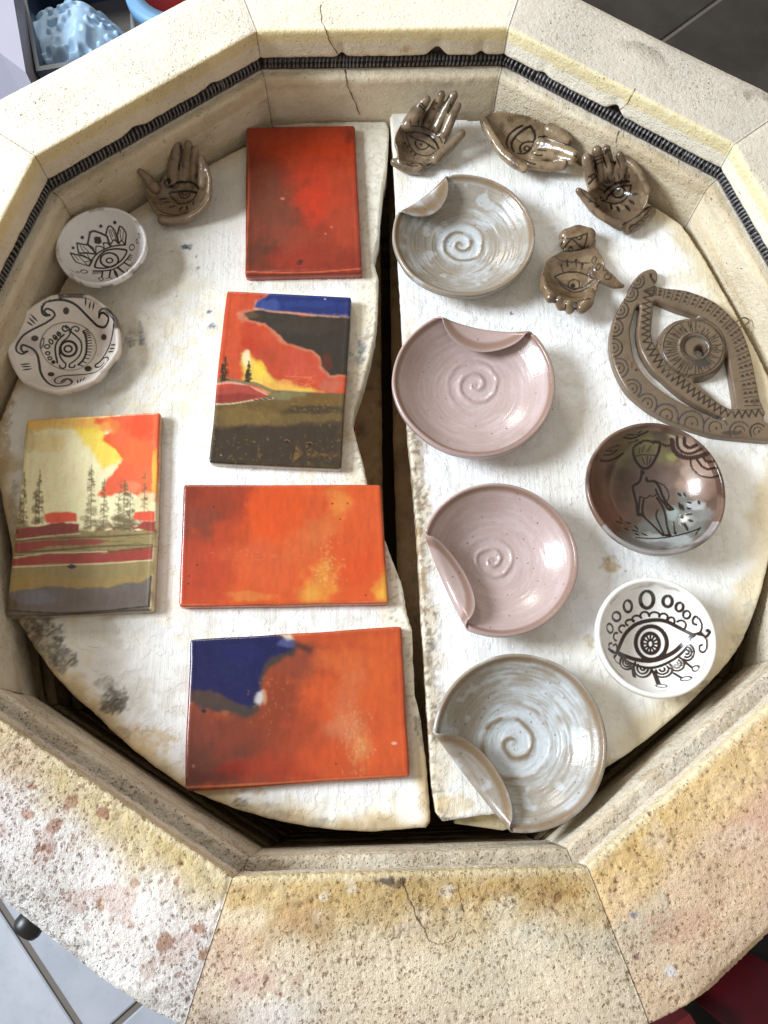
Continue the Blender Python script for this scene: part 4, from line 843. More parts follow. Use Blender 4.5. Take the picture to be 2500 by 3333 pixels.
# ------------------------------------------------------------------ bowls and plates
def revolve(cx, cy, zsh, R, hgt, t, prof, nth, nr, outline=None, squash=0, wav=.012, seed=0, floor_t=.004, nout=26):
    """a thrown dish: dense inside, rounded lip, outside and foot. returns V,F, rho, theta, is_inside"""
    th = np.arange(nth) / nth * 2 * np.pi
    ro = np.linspace(0.004, 1, nr)
    rf = 1 + wav * (fbm(np.c_[np.cos(th), np.sin(th)], 1.3, 2, seed) - .5) * 2
    if outline is not None: rf = rf * outline(th)
    zi = floor_t + (hgt - floor_t) * prof(ro)
    rings = [(r * 1.0, z, 1) for r, z in zip(ro, zi)]
    lipn = 5
    for k in range(1, lipn + 1):
        a = math.pi * k / (lipn + 1); rings.append((1 + (t / R) * (.5 - .5 * math.cos(a)) * .9, hgt + math.sin(a) * t * .42, 2))
    rb = np.linspace(1, .40, nout)
    for r in rb: rings.append((r + (t / R) * .9 * (r - .4) / .6, max(np.interp(r, ro, zi) - t * 1.0, 0.0002), 0))
    rings.append((.005, .0002, 0))
    rr = np.array([q[0] for q in rings]); zz = np.array([q[1] for q in rings]); kind = np.array([q[2] for q in rings])
    K = len(rings); RHO = np.repeat(rr, nth); TH = np.tile(th, K); Z = np.repeat(zz, nth)
    rad = R * RHO * (1 + (np.tile(rf, K) - 1) * np.clip(RHO, 0, 1) ** 2)
    X = cx + rad * np.cos(TH); Y = cy + rad * np.sin(TH)
    V = np.c_[X, Y, zsh + Z]; F = gridfaces(K, nth, True)
    return V, [F, np.arange(nth)[None, ::-1], (np.arange(nth) + (K - 1) * nth)[None]], RHO, TH, np.repeat(kind, nth)

def finish(name, V, F, mat, col, label, cat, group):
    o = mesh_np(name, V, F, mat, np.clip(col, 0, .92)); settle(o, V); tag(o, label, cat, group); return o
def press(V, cv, depth):
    V[:, 2] += cv.ink_amount * depth; return V

def rim_ellipse(crop, cx, cy, zrim):
    u = crop[0] + cx / crop[2]; v = crop[1] + cy / crop[2]; return P(u, v, zrim)

WG = 'white bowls with a brown line-drawn eye'
# bowl with a crowned eye (far left)
crop = (160, 650, 4.88); H = .024; c = rim_ellipse(crop, 832, 735, ZL + H); R = .0325
V, F, RHO, TH, KD = revolve(c[0], c[1], ZL, R, H, .0032, lambda r: .25 * r ** 2 + .75 * r ** 3.4, 500, 80, seed=3, wav=.02)
nn = fbm(V, 60, 4, 5); col = np.tile(C(232, 228, 226), (len(V), 1)) * (.9 + .15 * nn)[:, None]
m = sstep(.55, .7, fbm(V, 110, 3, 8)) * (KD != 1) * .7; col = col * (1 - m[:, None]) + C(150, 132, 120) * m[:, None]
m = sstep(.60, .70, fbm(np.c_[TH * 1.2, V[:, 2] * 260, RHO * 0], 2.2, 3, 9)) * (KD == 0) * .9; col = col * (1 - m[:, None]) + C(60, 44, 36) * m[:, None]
cv = Canvas(V, F[:1], col, crop, ZL + .01); cv.ink = INK; cv.fat = 1.55
S = cv.stroke
S([(728, 1062), (760, 960), (830, 862), (920, 806), (1040, 783), (1140, 787), (1232, 812), (1195, 905), (1115, 992), (1000, 1058), (880, 1088), (760, 1082)], 24, closed=True)
cv.ring(958, 958, 142, 112, 24); cv.ring(960, 966, 50, 38, 20)
S([(640, 1052), (680, 962), (760, 862), (860, 800), (980, 750), (1100, 726), (1215, 716)], 20); S([(700, 1130), (850, 1132), (1000, 1110), (1120, 1052), (1220, 962), (1290, 872)], 22)
S([(612, 712), (650, 520), (712, 496), (820, 532), (922, 584), (945, 665), (982, 742)], 26, curved=False); S([(612, 712), (690, 762), (732, 862)], 22, curved=False)
cv.fill([(712, 600), (745, 582), (815, 590), (838, 680), (790, 708), (718, 690)], INK, .0003)
S([(442, 690), (620, 722), (700, 800), (732, 862), (600, 846), (470, 850)], 22, closed=True, curved=False); S([(340, 850), (520, 888), (622, 932), (684, 970), (640, 1052), (420, 985)], 22, closed=True, curved=False)
for L in ([(490, 720), (520, 780), (570, 845)], [(540, 740), (600, 800), (640, 850)], [(600, 850), (650, 960)], [(600, 850), (735, 862)], [(400, 880), (470, 960)], [(460, 880), (530, 960), (600, 1030)], [(560, 990), (680, 968)], [(500, 870), (580, 900), (640, 960)]): S(L, 11)
S([(900, 560), (930, 450), (972, 420), (1040, 490), (1072, 580), (1092, 690)], 22); S([(1090, 545), (1120, 430), (1180, 462), (1222, 542), (1215, 640), (1208, 712)], 22)
for L in ([(950, 490), (970, 560), (1000, 640)], [(1000, 480), (1040, 560), (1060, 650)], [(970, 470), (1010, 590)], [(1130, 470), (1130, 560), (1150, 650)], [(1180, 500), (1170, 640)], [(1090, 560), (1110, 690)]): S(L, 11)
S([(985, 700), (1030, 640), (1100, 690)], 18); S([(1110, 700), (1150, 650), (1205, 712)], 16); S([(860, 690), (925, 690), (975, 742)], 18); S([(862, 690), (880, 790)], 14); S([(742, 850), (750, 745), (840, 752), (880, 792)], 16)
for x, y, r in ((380, 765, 25), (527, 600, 30), (820, 420, 29), (1043, 363, 29)): cv.dot(x, y, r)
cv.ring(1315, 758, 38, 46, 15, 20); cv.ring(1400, 662, 17, 34, 12, -15); cv.ring(1430, 575, 16, 36, 12, -10); cv.ring(556, 1142, 52, 26, 15, 5); cv.ring(456, 1154, 24, 12, 10); S([(345, 1115), (405, 1155)], 13)
S([(850, 1132), (838, 1230)], 22); S([(780, 1245), (830, 1230), (865, 1260), (825, 1290)], 14, closed=True, curved=False); S([(975, 1122), (955, 1232)], 22); S([(910, 1250), (960, 1238), (1000, 1258), (950, 1288)], 14, closed=True, curved=False)
S([(1030, 1115), (1060, 1170), (1090, 1240)], 40, taper=True); S([(1085, 1075), (1180, 1150)], 26); S([(1180, 1165), (1240, 1140), (1250, 1105)], 18); S([(1200, 1005), (1290, 1050), (1320, 1010)], 20); S([(1280, 900), (1325, 888)], 12); S([(1260, 925), (1320, 925)], 12); S([(1240, 950), (1300, 960)], 14)
for k in range(7): S([(705 + k * 22, 1135), (690 + k * 26, 1185 - k * 3)], 10)
finish('bowl', press(V, cv, .00012), F, M_WHITE, cv.col, 'small white bowl with a crystal-crowned eye, in the shade by the kiln wall', 'bowl', WG)

# flat plate with a scroll border
crop = (10, 940, 4.046); H = .0165; c = rim_ellipse(crop, 812, 705, ZL + H); R = .0389
def octo(th):
    a = (th + .2) % (2 * np.pi / 9) - np.pi / 9; return .45 * (np.cos(np.pi / 9) / np.cos(a)) * 1.02 + .55
V, F, RHO, TH, KD = revolve(c[0], c[1], ZL, R, H, .0042, lambda r: .03 * r + .17 * sstep(.44, .56, r) + .80 * sstep(.5, 1.05, r) * r, 540, 88, octo, seed=8, wav=.02, floor_t=.005)
nn = fbm(V, 60, 4, 25); col = np.tile(C(230, 222, 214), (len(V), 1)) * (.9 + .16 * nn)[:, None]
m = sstep(.5, .68, fbm(V, 40, 4, 28)) * (KD == 1) * sstep(.5, .7, RHO) * .45; col = col * (1 - m[:, None]) + C(168, 152, 150) * m[:, None]
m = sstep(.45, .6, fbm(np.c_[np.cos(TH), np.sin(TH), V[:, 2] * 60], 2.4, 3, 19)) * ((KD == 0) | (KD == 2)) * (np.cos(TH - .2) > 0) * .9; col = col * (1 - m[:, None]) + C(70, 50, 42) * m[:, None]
cv = Canvas(V, F[:1], col, crop, ZL + .01); cv.ink = INK2 * .9; cv.fat = 1.6; S = cv.stroke
cv.ring(860, 755, 370, 315, 12, 8, C(150, 136, 120)); cv.ring(512, 715, 20, 70, 10, 15)
S([(610, 345), (560, 350), (520, 320), (515, 240), (560, 180), (650, 152), (770, 145), (880, 170), (980, 230), (1080, 330), (1180, 430), (1250, 490), (1330, 505), (1375, 450), (1385, 380), (1340, 325), (1290, 320), (1262, 375)], 24)
S([(1262, 350), (1268, 300), (1310, 262), (1380, 270), (1430, 340), (1455, 450), (1440, 600), (1400, 750), (1340, 870), (1270, 960), (1215, 1000), (1225, 1030), (1280, 1025), (1325, 975)], 18); S([(1220, 1000), (1270, 970), (1330, 910), (1380, 905), (1378, 950), (1320, 1020), (1230, 1090), (1110, 1122), (950, 1135), (800, 1142), (700, 1175), (680, 1220), (720, 1245), (790, 1235), (825, 1205)], 15)
S([(770, 1225), (810, 1192), (870, 1190), (905, 1220), (880, 1260), (790, 1278), (680, 1280), (600, 1245), (530, 1170), (490, 1080), (475, 980), (450, 870), (400, 800), (330, 760), (260, 740), (235, 780), (265, 830), (315, 825)], 22)
S([(320, 820), (260, 855), (200, 840), (170, 790), (190, 720), (260, 620), (370, 545), (500, 480), (610, 420), (680, 350), (650, 290), (580, 262), (545, 300), (590, 345)], 19)
for x, y, rx, ry in ((830, 290, 42, 50), (418, 653, 50, 40), (1328, 636, 38, 42), (1120, 1052, 50, 38), (632, 1125, 46, 30)): cv.dot(x, y, rx, ry, C(66, 52, 48))
S([(840, 520), (800, 490), (780, 530), (820, 560), (870, 540), (880, 590), (840, 650), (780, 700), (745, 780), (745, 870), (780, 940), (825, 990), (810, 1040), (760, 1040), (740, 1010)], 16); S([(830, 485), (870, 520), (900, 570), (960, 620), (1020, 690), (1035, 780), (1010, 870), (950, 940), (880, 990), (875, 1030), (930, 1035), (945, 1005)], 16)
S([(890, 560), (910, 510), (960, 495), (1000, 525), (980, 560), (950, 545)], 14); S([(800, 605), (730, 670), (690, 750), (690, 850), (715, 975)], 18); S([(1055, 560), (1085, 620), (1100, 740), (1090, 850), (1050, 940), (990, 1000)], 22)
for k in range(14):
    t = k / 13; x, y = np.interp(t, [0, .3, .55, .8, 1], [1055, 1090, 1100, 1085, 1000]), np.interp(t, [0, .3, .55, .8, 1], [560, 650, 760, 880, 1000]); S([(x, y), (x + 70 - 20 * abs(t - .5), y - 30 + 50 * t)], 11)
cv.ring(860, 788, 108, 100, 26); cv.ring(856, 790, 50, 42, 20); cv.dot(760, 800, 14, 60)
for x, y, rx, ry, a in ((735, 595, 20, 30, -40), (685, 640, 20, 32, -40), (630, 695, 22, 34, -30), (580, 760, 34, 24, -5), (588, 848, 28, 20, 5), (615, 915, 24, 20, 20), (662, 965, 20, 16, 30)): cv.ring(x, y, rx, ry, 14, a)
cv.dot(690, 640, 14, 20); cv.dot(735, 592, 12, 18); cv.dot(662, 965, 16, 13)
for a in (((1090, 110), (1085, 225)), ((1150, 170), (1130, 262)), ((1198, 180), (1180, 275)), ((362, 335), (455, 430)), ((340, 380), (425, 462)), ((315, 432), (392, 485)), ((225, 998), (350, 985)), ((240, 1025), (365, 1022)), ((250, 1070), (380, 1050)), ((1420, 738), (1482, 738)), ((1405, 785), (1468, 785)), ((1385, 830), (1450, 825)), ((980, 1195), (985, 1240)), ((1030, 1180), (1015, 1225)), ((1075, 1165), (1050, 1210))): S(list(a), 17, taper=True)
finish('plate', press(V, cv, -.00015), F, M_WHITE, cv.col, 'white plate with an eye and a scrolling wave border, beside the left wall', 'plate', WG)

# round white bowl with a bold eye (right)
crop = (1930, 1870, 3.95); H = .026; c = rim_ellipse(crop, 812, 800, ZR + H); R = .0367
V, F, RHO, TH, KD = revolve(c[0], c[1], ZR, R, H, .0036, lambda r: .22 * r ** 2 + .78 * r ** 3.6, 560, 86, seed=18, wav=.018)
nn = fbm(V, 60, 4, 35); col = np.tile(C(238, 236, 232), (len(V), 1)) * (.92 + .13 * nn)[:, None]
m = sstep(.55, .7, fbm(np.c_[np.cos(TH), np.sin(TH), V[:, 2] * 90], 2.6, 3, 39)) * ((KD == 0) | ((RHO > .93) & (KD == 1))) * .55; col = col * (1 - m[:, None]) + C(140, 126, 118) * m[:, None]
cv = Canvas(V, F[:1], col, crop, ZR + .01); cv.ink = INK; cv.fat = 1.55; S = cv.stroke
S([(310, 1000), (350, 900), (420, 760), (540, 650), (680, 600), (840, 585), (960, 610), (1080, 670), (1200, 730), (1300, 780)], 34); S([(310, 1000), (420, 1050), (540, 1090), (680, 1110), (800, 1100), (920, 1060), (1050, 990), (1160, 890), (1290, 780)], 38)
S([(330, 1030), (450, 1120), (600, 1180), (740, 1200), (880, 1170), (1020, 1100), (1130, 1020), (1220, 920), (1260, 820)], 26)
cv.ring(750, 880, 200, 215, 36, -8); cv.ring(740, 885, 112, 130, 32, -8); cv.ring(738, 892, 36, 48, 20)
for k in range(12):
    a = k / 12 * 2 * np.pi; S([(738 + 40 * math.cos(a), 892 + 55 * math.sin(a)), (738 + 100 * math.cos(a), 888 + 115 * math.sin(a))], 17)
for x, y, rx, ry, w, a in ((693, 322, 85, 110, 34, 0), (960, 345, 60, 70, 30, 0), (1113, 418, 48, 56, 26, 15), (1205, 517, 46, 50, 22, 20), (448, 408, 52, 76, 26, -5), (302, 540, 52, 58, 24, -20), (218, 692, 38, 60, 20, -15)): cv.ring(x, y, rx, ry, w, a)
for x, y, rx, ry in ((300, 800, 34, 50), (380, 700, 46, 46), (480, 620, 60, 40), (565, 575, 60, 46), (665, 530, 56, 50), (790, 530, 66, 46), (905, 548, 56, 46), (1005, 600, 44, 50), (1130, 650, 66, 60)):
    a = math.degrees(math.atan2(y - 900, x - 760)); cv.ring(x, y, rx, ry, 20, 0, None, a - 100, a + 100)
S([(200, 960), (250, 1000), (300, 1010)], 24); S([(240, 880), (205, 900), (220, 960), (270, 990)], 18); S([(260, 910), (300, 900), (310, 960)], 18)
S([(1300, 770), (1380, 740), (1400, 660), (1370, 580), (1320, 540), (1285, 580), (1290, 630), (1330, 645)], 22); S([(1340, 770), (1420, 790), (1465, 860), (1460, 950), (1420, 1000), (1375, 980), (1370, 920), (1405, 905)], 20); S([(1400, 760), (1450, 800), (1510, 740)], 26); cv.dot(1478, 722, 34, 26)
for x, y, rx, ry in ((440, 1130, 90, 90), (640, 1200, 115, 120), (890, 1220, 130, 100), (1075, 1150, 100, 90), (1210, 1000, 90, 105)):
    a = math.degrees(math.atan2(y - 880, x - 745))
    for f, w in ((1.0, 22), (.62, 20), (.25, 20)): cv.ring(x, y, rx * f, ry * f, w, 0, None, a - 105, a + 105)
S([(515, 1200), (530, 1310)], 36, taper=False); S([(790, 1260), (840, 1400)], 40); cv.ring(880, 1432, 70, 20, 13, 4); S([(1040, 1270), (1140, 1330)], 22); cv.ring(1195, 1340, 70, 26, 14, -8); cv.dot(1262, 1322, 20, 14); S([(1190, 1130), (1270, 1195)], 22); cv.ring(1320, 1208, 44, 34, 15, -25); cv.dot(1362, 1180, 16, 14)
S([(270, 1040), (290, 1110), (340, 1150)], 14); S([(300, 1030), (270, 1070)], 18)
finish('bowl', press(V, cv, .00016), F, M_WHITE, cv.col, 'white bowl with a bold petal-fringed eye, in full light near the front', 'bowl', WG)

# brown bowl with a standing figure
crop = (1890, 1370, 3.318); H = .029; c = rim_ellipse(crop, 815, 722, ZR + H); R = .0455
V, F, RHO, TH, KD = revolve(c[0], c[1], ZR, R, H, .0030, lambda r: .3 * r ** 2 + .7 * r ** 3.4, 540, 86, seed=28, wav=.03)
nn = fbm(V, 50, 4, 45); col = np.tile(C(108, 80, 58), (len(V), 1)) * (.75 + .5 * nn)[:, None]
cv = Canvas(V, F[:1], col, crop, ZR + .01); cv.ink = C(28, 18, 13); cv.fat = 1.6; S = cv.stroke
for k, (cx, cy, rx, ry, cc, am) in enumerate([(250, 700, 230, 420, (150, 100, 66), .8), (420, 650, 150, 260, (104, 74, 50), .8), (380, 560, 120, 110, (96, 74, 44), .6), (250, 900, 160, 200, (150, 88, 50), .7), (520, 330, 200, 140, (140, 122, 52), .85), (700, 200, 260, 90, (150, 134, 60), .7), (900, 370, 160, 110, (140, 128, 50), .8), (985, 385, 60, 40, (190, 180, 44), .6), (1010, 120, 80, 60, (214, 206, 120), .8), (880, 150, 110, 90, (84, 58, 48), .8), (620, 130, 160, 60, (120, 96, 54), .6), (1150, 250, 150, 130, (214, 178, 146), .85), (1300, 480, 220, 200, (206, 158, 126), .85), (1200, 700, 200, 140, (196, 148, 118), .8), (1430, 700, 90, 110, (160, 110, 80), .6), (960, 540, 140, 120, (120, 86, 68), .7), (760, 620, 160, 200, (118, 90, 76), .8), (900, 760, 90, 160, (140, 112, 100), .5), (1150, 560, 90, 60, (214, 180, 156), .5), (780, 900, 130, 90, (112, 82, 66), .7), (380, 1030, 160, 120, (150, 84, 48), .8)]):
    cv.blob(cx, cy, rx, ry, C(*cc) * .72, am, 1.0, k * 5, 70, .7)
cv.fill([(330, 1290), (480, 1210), (600, 1150), (640, 1110), (800, 1035), (930, 960), (1040, 890), (1060, 770), (1100, 720), (1150, 800), (1230, 900), (1340, 960), (1420, 1050), (1330, 1200), (1100, 1340), (800, 1400), (500, 1360)], C(112, 116, 108), .0034, .0034, .85)
cv.blob(1300, 1000, 130, 90, C(136, 132, 126), .7); cv.blob(900, 1290, 300, 60, C(176, 184, 184), .7); cv.blob(860, 1330, 130, 30, C(110, 100, 98), .7); cv.blob(1250, 900, 110, 50, C(208, 210, 208), .5); cv.blob(1150, 1080, 90, 60, C(156, 150, 146), .6); cv.blob(980, 1010, 70, 80, C(176, 196, 188), .5)
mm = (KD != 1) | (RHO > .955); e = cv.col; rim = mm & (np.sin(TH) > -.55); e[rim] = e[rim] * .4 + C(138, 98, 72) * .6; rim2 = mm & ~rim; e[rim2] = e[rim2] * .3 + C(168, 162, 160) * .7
lum = e @ np.array([.3, .55, .15]); e[:] = (e * .68 + lum[:, None] * .32) * (.55 + .6 * fbm(V, 90, 5, 47))[:, None]
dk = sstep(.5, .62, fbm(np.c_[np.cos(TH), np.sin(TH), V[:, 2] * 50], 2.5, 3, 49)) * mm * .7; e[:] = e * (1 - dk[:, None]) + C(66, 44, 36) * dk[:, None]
for L, w in (([(600, 250), (570, 300), (580, 400), (640, 490), (700, 515), (760, 480), (820, 380), (850, 300), (852, 235), (780, 235)], 20), ([(600, 260), (680, 215), (780, 225)], 18), ([(590, 380), (700, 365), (820, 375)], 8), ([(660, 390), (690, 470)], 7), ([(720, 380), (715, 480)], 7), ([(640, 300), (630, 350)], 8), ([(760, 390), (740, 460)], 7), ([(690, 260), (660, 340)], 8), ([(760, 270), (720, 330)], 8),
             ([(660, 540), (650, 620), (620, 670), (565, 710), (580, 800), (605, 900), (615, 990), (680, 1030)], 20), ([(640, 820), (630, 920), (625, 990)], 15), ([(640, 815), (700, 835), (740, 815)], 10), ([(740, 800), (780, 815), (825, 790)], 9), ([(710, 620), (720, 650), (800, 655), (850, 720), (880, 800), (930, 890), (990, 945)], 20), ([(810, 740), (850, 830), (910, 900), (950, 960), (1000, 955)], 16), ([(680, 850), (665, 960), (690, 1040), (760, 1110), (830, 1180), (890, 1240)], 17), ([(820, 830), (880, 920), (915, 1020), (930, 1130), (965, 1240)], 16), ([(830, 960), (815, 1030), (850, 1120), (900, 1230)], 13), ([(820, 660), (900, 700), (950, 790), (940, 860)], 9), ([(1000, 1100), (1020, 1220)], 12), ([(595, 1260), (760, 1270), (950, 1255), (1150, 1210), (1290, 1160)], 15), ([(1240, 1230), (1290, 1150)], 12),
             ([(1040, 180), (1050, 280), (1110, 340), (1200, 350), (1310, 300)], 22), ([(1120, 185), (1125, 260), (1180, 290), (1250, 260)], 26), ([(985, 200), (1000, 300), (1060, 370), (1160, 400), (1270, 385), (1370, 350)], 34), ([(880, 250), (930, 270), (990, 255)], 22), ([(1185, 410), (1200, 500), (1280, 580), (1400, 612), (1510, 585)], 14), ([(1255, 410), (1290, 470), (1370, 520), (1470, 500)], 18), ([(1320, 395), (1370, 440), (1440, 430)], 22),
             ([(215, 425), (280, 435), (370, 405), (450, 350)], 18), ([(250, 365), (320, 365), (390, 320)], 15), ([(270, 320), (340, 325)], 15), ([(470, 180), (560, 190), (650, 150), (730, 110)], 16), ([(500, 150), (600, 150), (650, 110)], 12), ([(520, 240), (620, 205)], 12), ([(300, 300), (420, 260)], 10)): S(L, w, C(52, 34, 26) if w > 20 else None)
for x, y, rx, ry in ((640, 235, 26, 16), (800, 228, 40, 18), (670, 560, 24, 22), (710, 622, 14, 18), (640, 1012, 40, 20), (970, 945, 34, 14), (940, 1235, 50, 14), (1022, 1212, 16, 18)): cv.dot(x, y, rx, ry)
for a in (((380, 1085), (450, 1110)), ((420, 1040), (445, 1085)), ((470, 1160), (520, 1180)), ((490, 1100), (540, 1110)), ((580, 1130), (620, 1175)), ((550, 1180), (620, 1195)), ((580, 1215), (630, 1235)), ((660, 1215), (720, 1240)), ((1060, 880), (1080, 960)), ((1090, 900), (1110, 970)), ((1150, 880), (1195, 890)), ((1150, 940), (1190, 950)), ((1140, 1010), (1210, 1000)), ((1080, 1020), (1095, 1045)), ((1170, 1070), (1215, 1090)), ((1090, 1110), (1130, 1140)), ((1120, 1100), (1160, 1190)), ((1050, 780), (1080, 810)), ((1110, 780), (1130, 820)), ((1270, 860), (1285, 900))): S(list(a), 19, taper=True)
finish('bowl', press(V, cv, .00014), F, M_WHITE, cv.col, 'glossy brown bowl drawn with a standing figure and small arches', 'bowl', 'round bowls on the right shelf')

# four thrown plates with one folded rim
def folded_plate(cd, Rd, hgt, chord, spiral, sp_pitch, colours, mat, label, seed, turns=2.2, ang=0., lobe=40, skew=0.0, cw=1):
    """cd, chord, spiral centre in photo pixels * 0.6636"""
    k = 1.507; c = P(cd[0] * k, cd[1] * k, ZR + hgt); R = Rd
    t = .0036
    nth, nr = 420, 86
    V, F, RHO, TH, KD = revolve(c[0], c[1], ZR, R, hgt, t, lambda r: .3 * r ** 2 + .7 * r ** 3.2, nth, nr, seed=seed, wav=.020, nout=64)
    sc = P(spiral[0] * k, spiral[1] * k, ZR + .006); dx, dy = V[:, 0] - sc[0], V[:, 1] - sc[1]; rs = np.hypot(dx, dy); an = np.arctan2(dy, dx) * cw
    ph = (rs / sp_pitch - (an + ang) / (2 * np.pi) + (fbm(V, 110, 3, seed + 40) - .5) * .32) % 1.0
    nspi = sstep(turns * sp_pitch + .004, turns * sp_pitch - .004, rs) * sstep(0.0006, .003, rs)
    ridge = np.exp(-((ph - .5) / .19) ** 2)
    fam = 1.0 if mat is M_GREY else .35
    fine = fam * np.sin(RHO * R / .0013 + 3 * fbm(np.c_[np.cos(TH), np.sin(TH), RHO * 4], 2, 3, seed)) * .00006 + (fbm(np.c_[RHO * 22, np.cos(TH), np.sin(TH)], 2.0, 3, seed + 1) - .5) * .0008 * fam
    inside = (KD == 1)
    V[:, 2] += inside * (nspi * (ridge - .4) * .0011 + fine * sstep(.0, .2, RHO))
    flat = V.copy()
    # fold: the rim beyond the chord turns over inwards
    a, b = P(chord[0][0] * k, chord[0][1] * k, ZR + hgt * .9)[:2], P(chord[1][0] * k, chord[1][1] * k, ZR + hgt * .9)[:2]
    n = np.array([-(b - a)[1], (b - a)[0]]); n /= np.linalg.norm(n)
    if n @ (a - c[:2]) < 0: n = -n
    # a gentle bow makes the fold line curved
    tau = (V[:, :2] - a) @ n
    ds = .0002; T = np.arange(0, .08, ds); a0 = math.radians(36); rf = .0024
    phi = a0 + np.minimum(T / rf, math.radians(186) - a0); fx = np.cumsum(np.cos(phi)) * ds; fz = np.cumsum(np.sin(phi)) * ds
    zmid = floor = None
    mt = tau > 0
    base_in = lambda r: ZR + .004 + (hgt - .004) * (.3 * r ** 2 + .7 * r ** 3.2)
    foot = V[:, :2] - np.maximum(tau, 0)[:, None] * n; tau0 = tau.copy()
    rho0 = np.linalg.norm(V[:, :2] - c[:2], axis=1) / R; rhof = np.linalg.norm(foot - c[:2], axis=1) / R
    sgn = V[:, 2] - (base_in(np.minimum(rho0, 1.0)) - t * .5)      # height above the middle of the wall
    sgn = np.where(tau > 0, np.clip(sgn, -t * .55, t * .55), sgn)
    e_ = (b - a) / np.linalg.norm(b - a); half = np.linalg.norm(b - a) / 2; xq = ((V[:, :2] - (a + b) / 2) @ e_); dch = (a - c[:2]) @ n
    half = math.sqrt(max(R ** 2 - dch ** 2, 1e-6)) if R > dch else half; xc = ((V[:, :2] - c[:2]) @ e_)
    q_ = np.clip(xc / half, -1, 1); sag = np.maximum(np.sqrt(np.maximum(R ** 2 - xc ** 2, 0)) - dch, 1e-5) + t * .9
    turn = rf * (math.radians(186) - a0); Lt = turn * np.maximum(1 - np.abs(q_) ** 7.0, 0) ** .7 + lobe * .000318 * np.maximum(1 - np.abs(q_ - skew * (1 - q_ ** 2)) ** 2.0, 0) ** .9 + .0005
    tau = np.where(tau > 0, tau / sag * np.maximum(Lt, sag), tau)
    ph_ = np.interp(np.maximum(tau, 0), T, phi); X_ = np.interp(np.maximum(tau, 0), T, fx); Z_ = np.interp(np.maximum(tau, 0), T, fz)
    zc = base_in(np.minimum(rhof, 1.0)) - t * .5
    wgt = np.cos(a0)
    newxy = foot + n * (X_ - np.sin(ph_) * sgn + math.sin(a0) * sgn)[:, None]; newz = zc + Z_ + np.cos(ph_) * sgn + (1 - math.cos(a0)) * sgn * np.exp(-np.maximum(tau, 0) / .004)
    V[mt, :2] = newxy[mt]; V[mt, 2] = newz[mt]
    V[:, 2] = np.maximum(V[:, 2], ZR + .0002)
    # glaze
    p1 = np.c_[RHO * 5, np.cos(TH) * 1.0, np.sin(TH) * 1.0]
    streak = fbm(np.c_[RHO * 16, np.cos(TH) * 1.6, np.sin(TH) * 1.6], 1.5, 4, seed + 5); cloud = fbm(flat, 45, 4, seed + 7); spk = fbm(flat, 700, 2, seed + 9)
    base, hi, lo, rimc = [C(*q) for q in colours]
    col = np.tile(base, (len(V), 1))
    def mx(m, cc):
        nonlocal col
        m = np.clip(m, 0, 1)[:, None]; col = col * (1 - m) + cc * m
    if mat is M_GREY:
        mx(sstep(.44, .66, cloud * .55 + streak * .45) * .95, hi); mx(sstep(.56, .68, streak) * .45, lo)
        ring = sstep(.50, .62, fbm(np.c_[RHO * 34, np.cos(TH) * .8, np.sin(TH) * .8], 1.6, 3, seed + 12)); mx(ring * .25 * sstep(.2, .4, RHO), lo)
        mx(nspi * sstep(.35, .9, ridge) * .9, lo * .95); mx(nspi * (1 - ridge) * .85, hi)
        mx((KD == 0) * .6, lo); mx(sstep(.62, .7, fbm(flat, 90, 3, seed + 15)) * .5, hi)
    else:
        mx(sstep(.45, .65, streak) * .35, hi); mx(sstep(.5, .7, cloud) * .3, lo); mx(nspi * sstep(.3, .9, ridge) * .4, lo); mx(nspi * (1 - ridge) * .25, hi); mx((KD == 0) * .4, lo)
    mx(sstep(.95, .985, RHO) * sstep(1.06, 1.01, RHO) * .85, rimc)
    spkr = np.random.default_rng(seed)
    for q in range(46 if mat is M_GREY else 40):
        aa, rr_ = spkr.uniform(0, 2 * np.pi), R * math.sqrt(spkr.uniform(0, 1)); d = np.hypot(flat[:, 0] - c[0] - rr_ * math.cos(aa), flat[:, 1] - c[1] - rr_ * math.sin(aa)); s_ = spkr.uniform(.00025, .0006); mx(sstep(s_ * 1.4, s_ * .6, d) * .85, C(86, 62, 46))
    finish('plate', V, F, mat, col, label, 'plate', 'thrown plates with a folded rim')
PINK = ((176, 155, 150), (192, 178, 176), (156, 133, 126), (130, 100, 84)); GREY = ((148, 140, 128), (188, 194, 197), (126, 106, 82), (122, 98, 70))
folded_plate((1002, 506), .0530, .021, ((990, 372), (862, 468)), (995, 525), .0098, GREY, M_GREY, 'grey-white plate with a folded rim, farthest of the four plates', 101, 1.9, 2.2, 44)
folded_plate((1024, 823), .0566, .023, ((936, 690), (1190, 734)), (1025, 830), .0104, PINK, M_PINK, 'pink plate with its far rim folded in, between grey plate and pink plate', 103, 1.9, .5, 46, -.1)
folded_plate((1077, 1205), .0505, .024, ((914, 1136), (1014, 1364)), (1062, 1208), .0086, PINK, M_PINK, 'pink plate with its left rim folded in, second plate from the front', 107, 1.9, 1.2, 38, .15)
folded_plate((1123, 1600), .0520, .024, ((944, 1584), (1112, 1800)), (1108, 1605), .0134, GREY, M_GREY, 'grey-white plate with its near rim folded in, overhanging the shelf front', 109, 1.75, 2.8, 40)

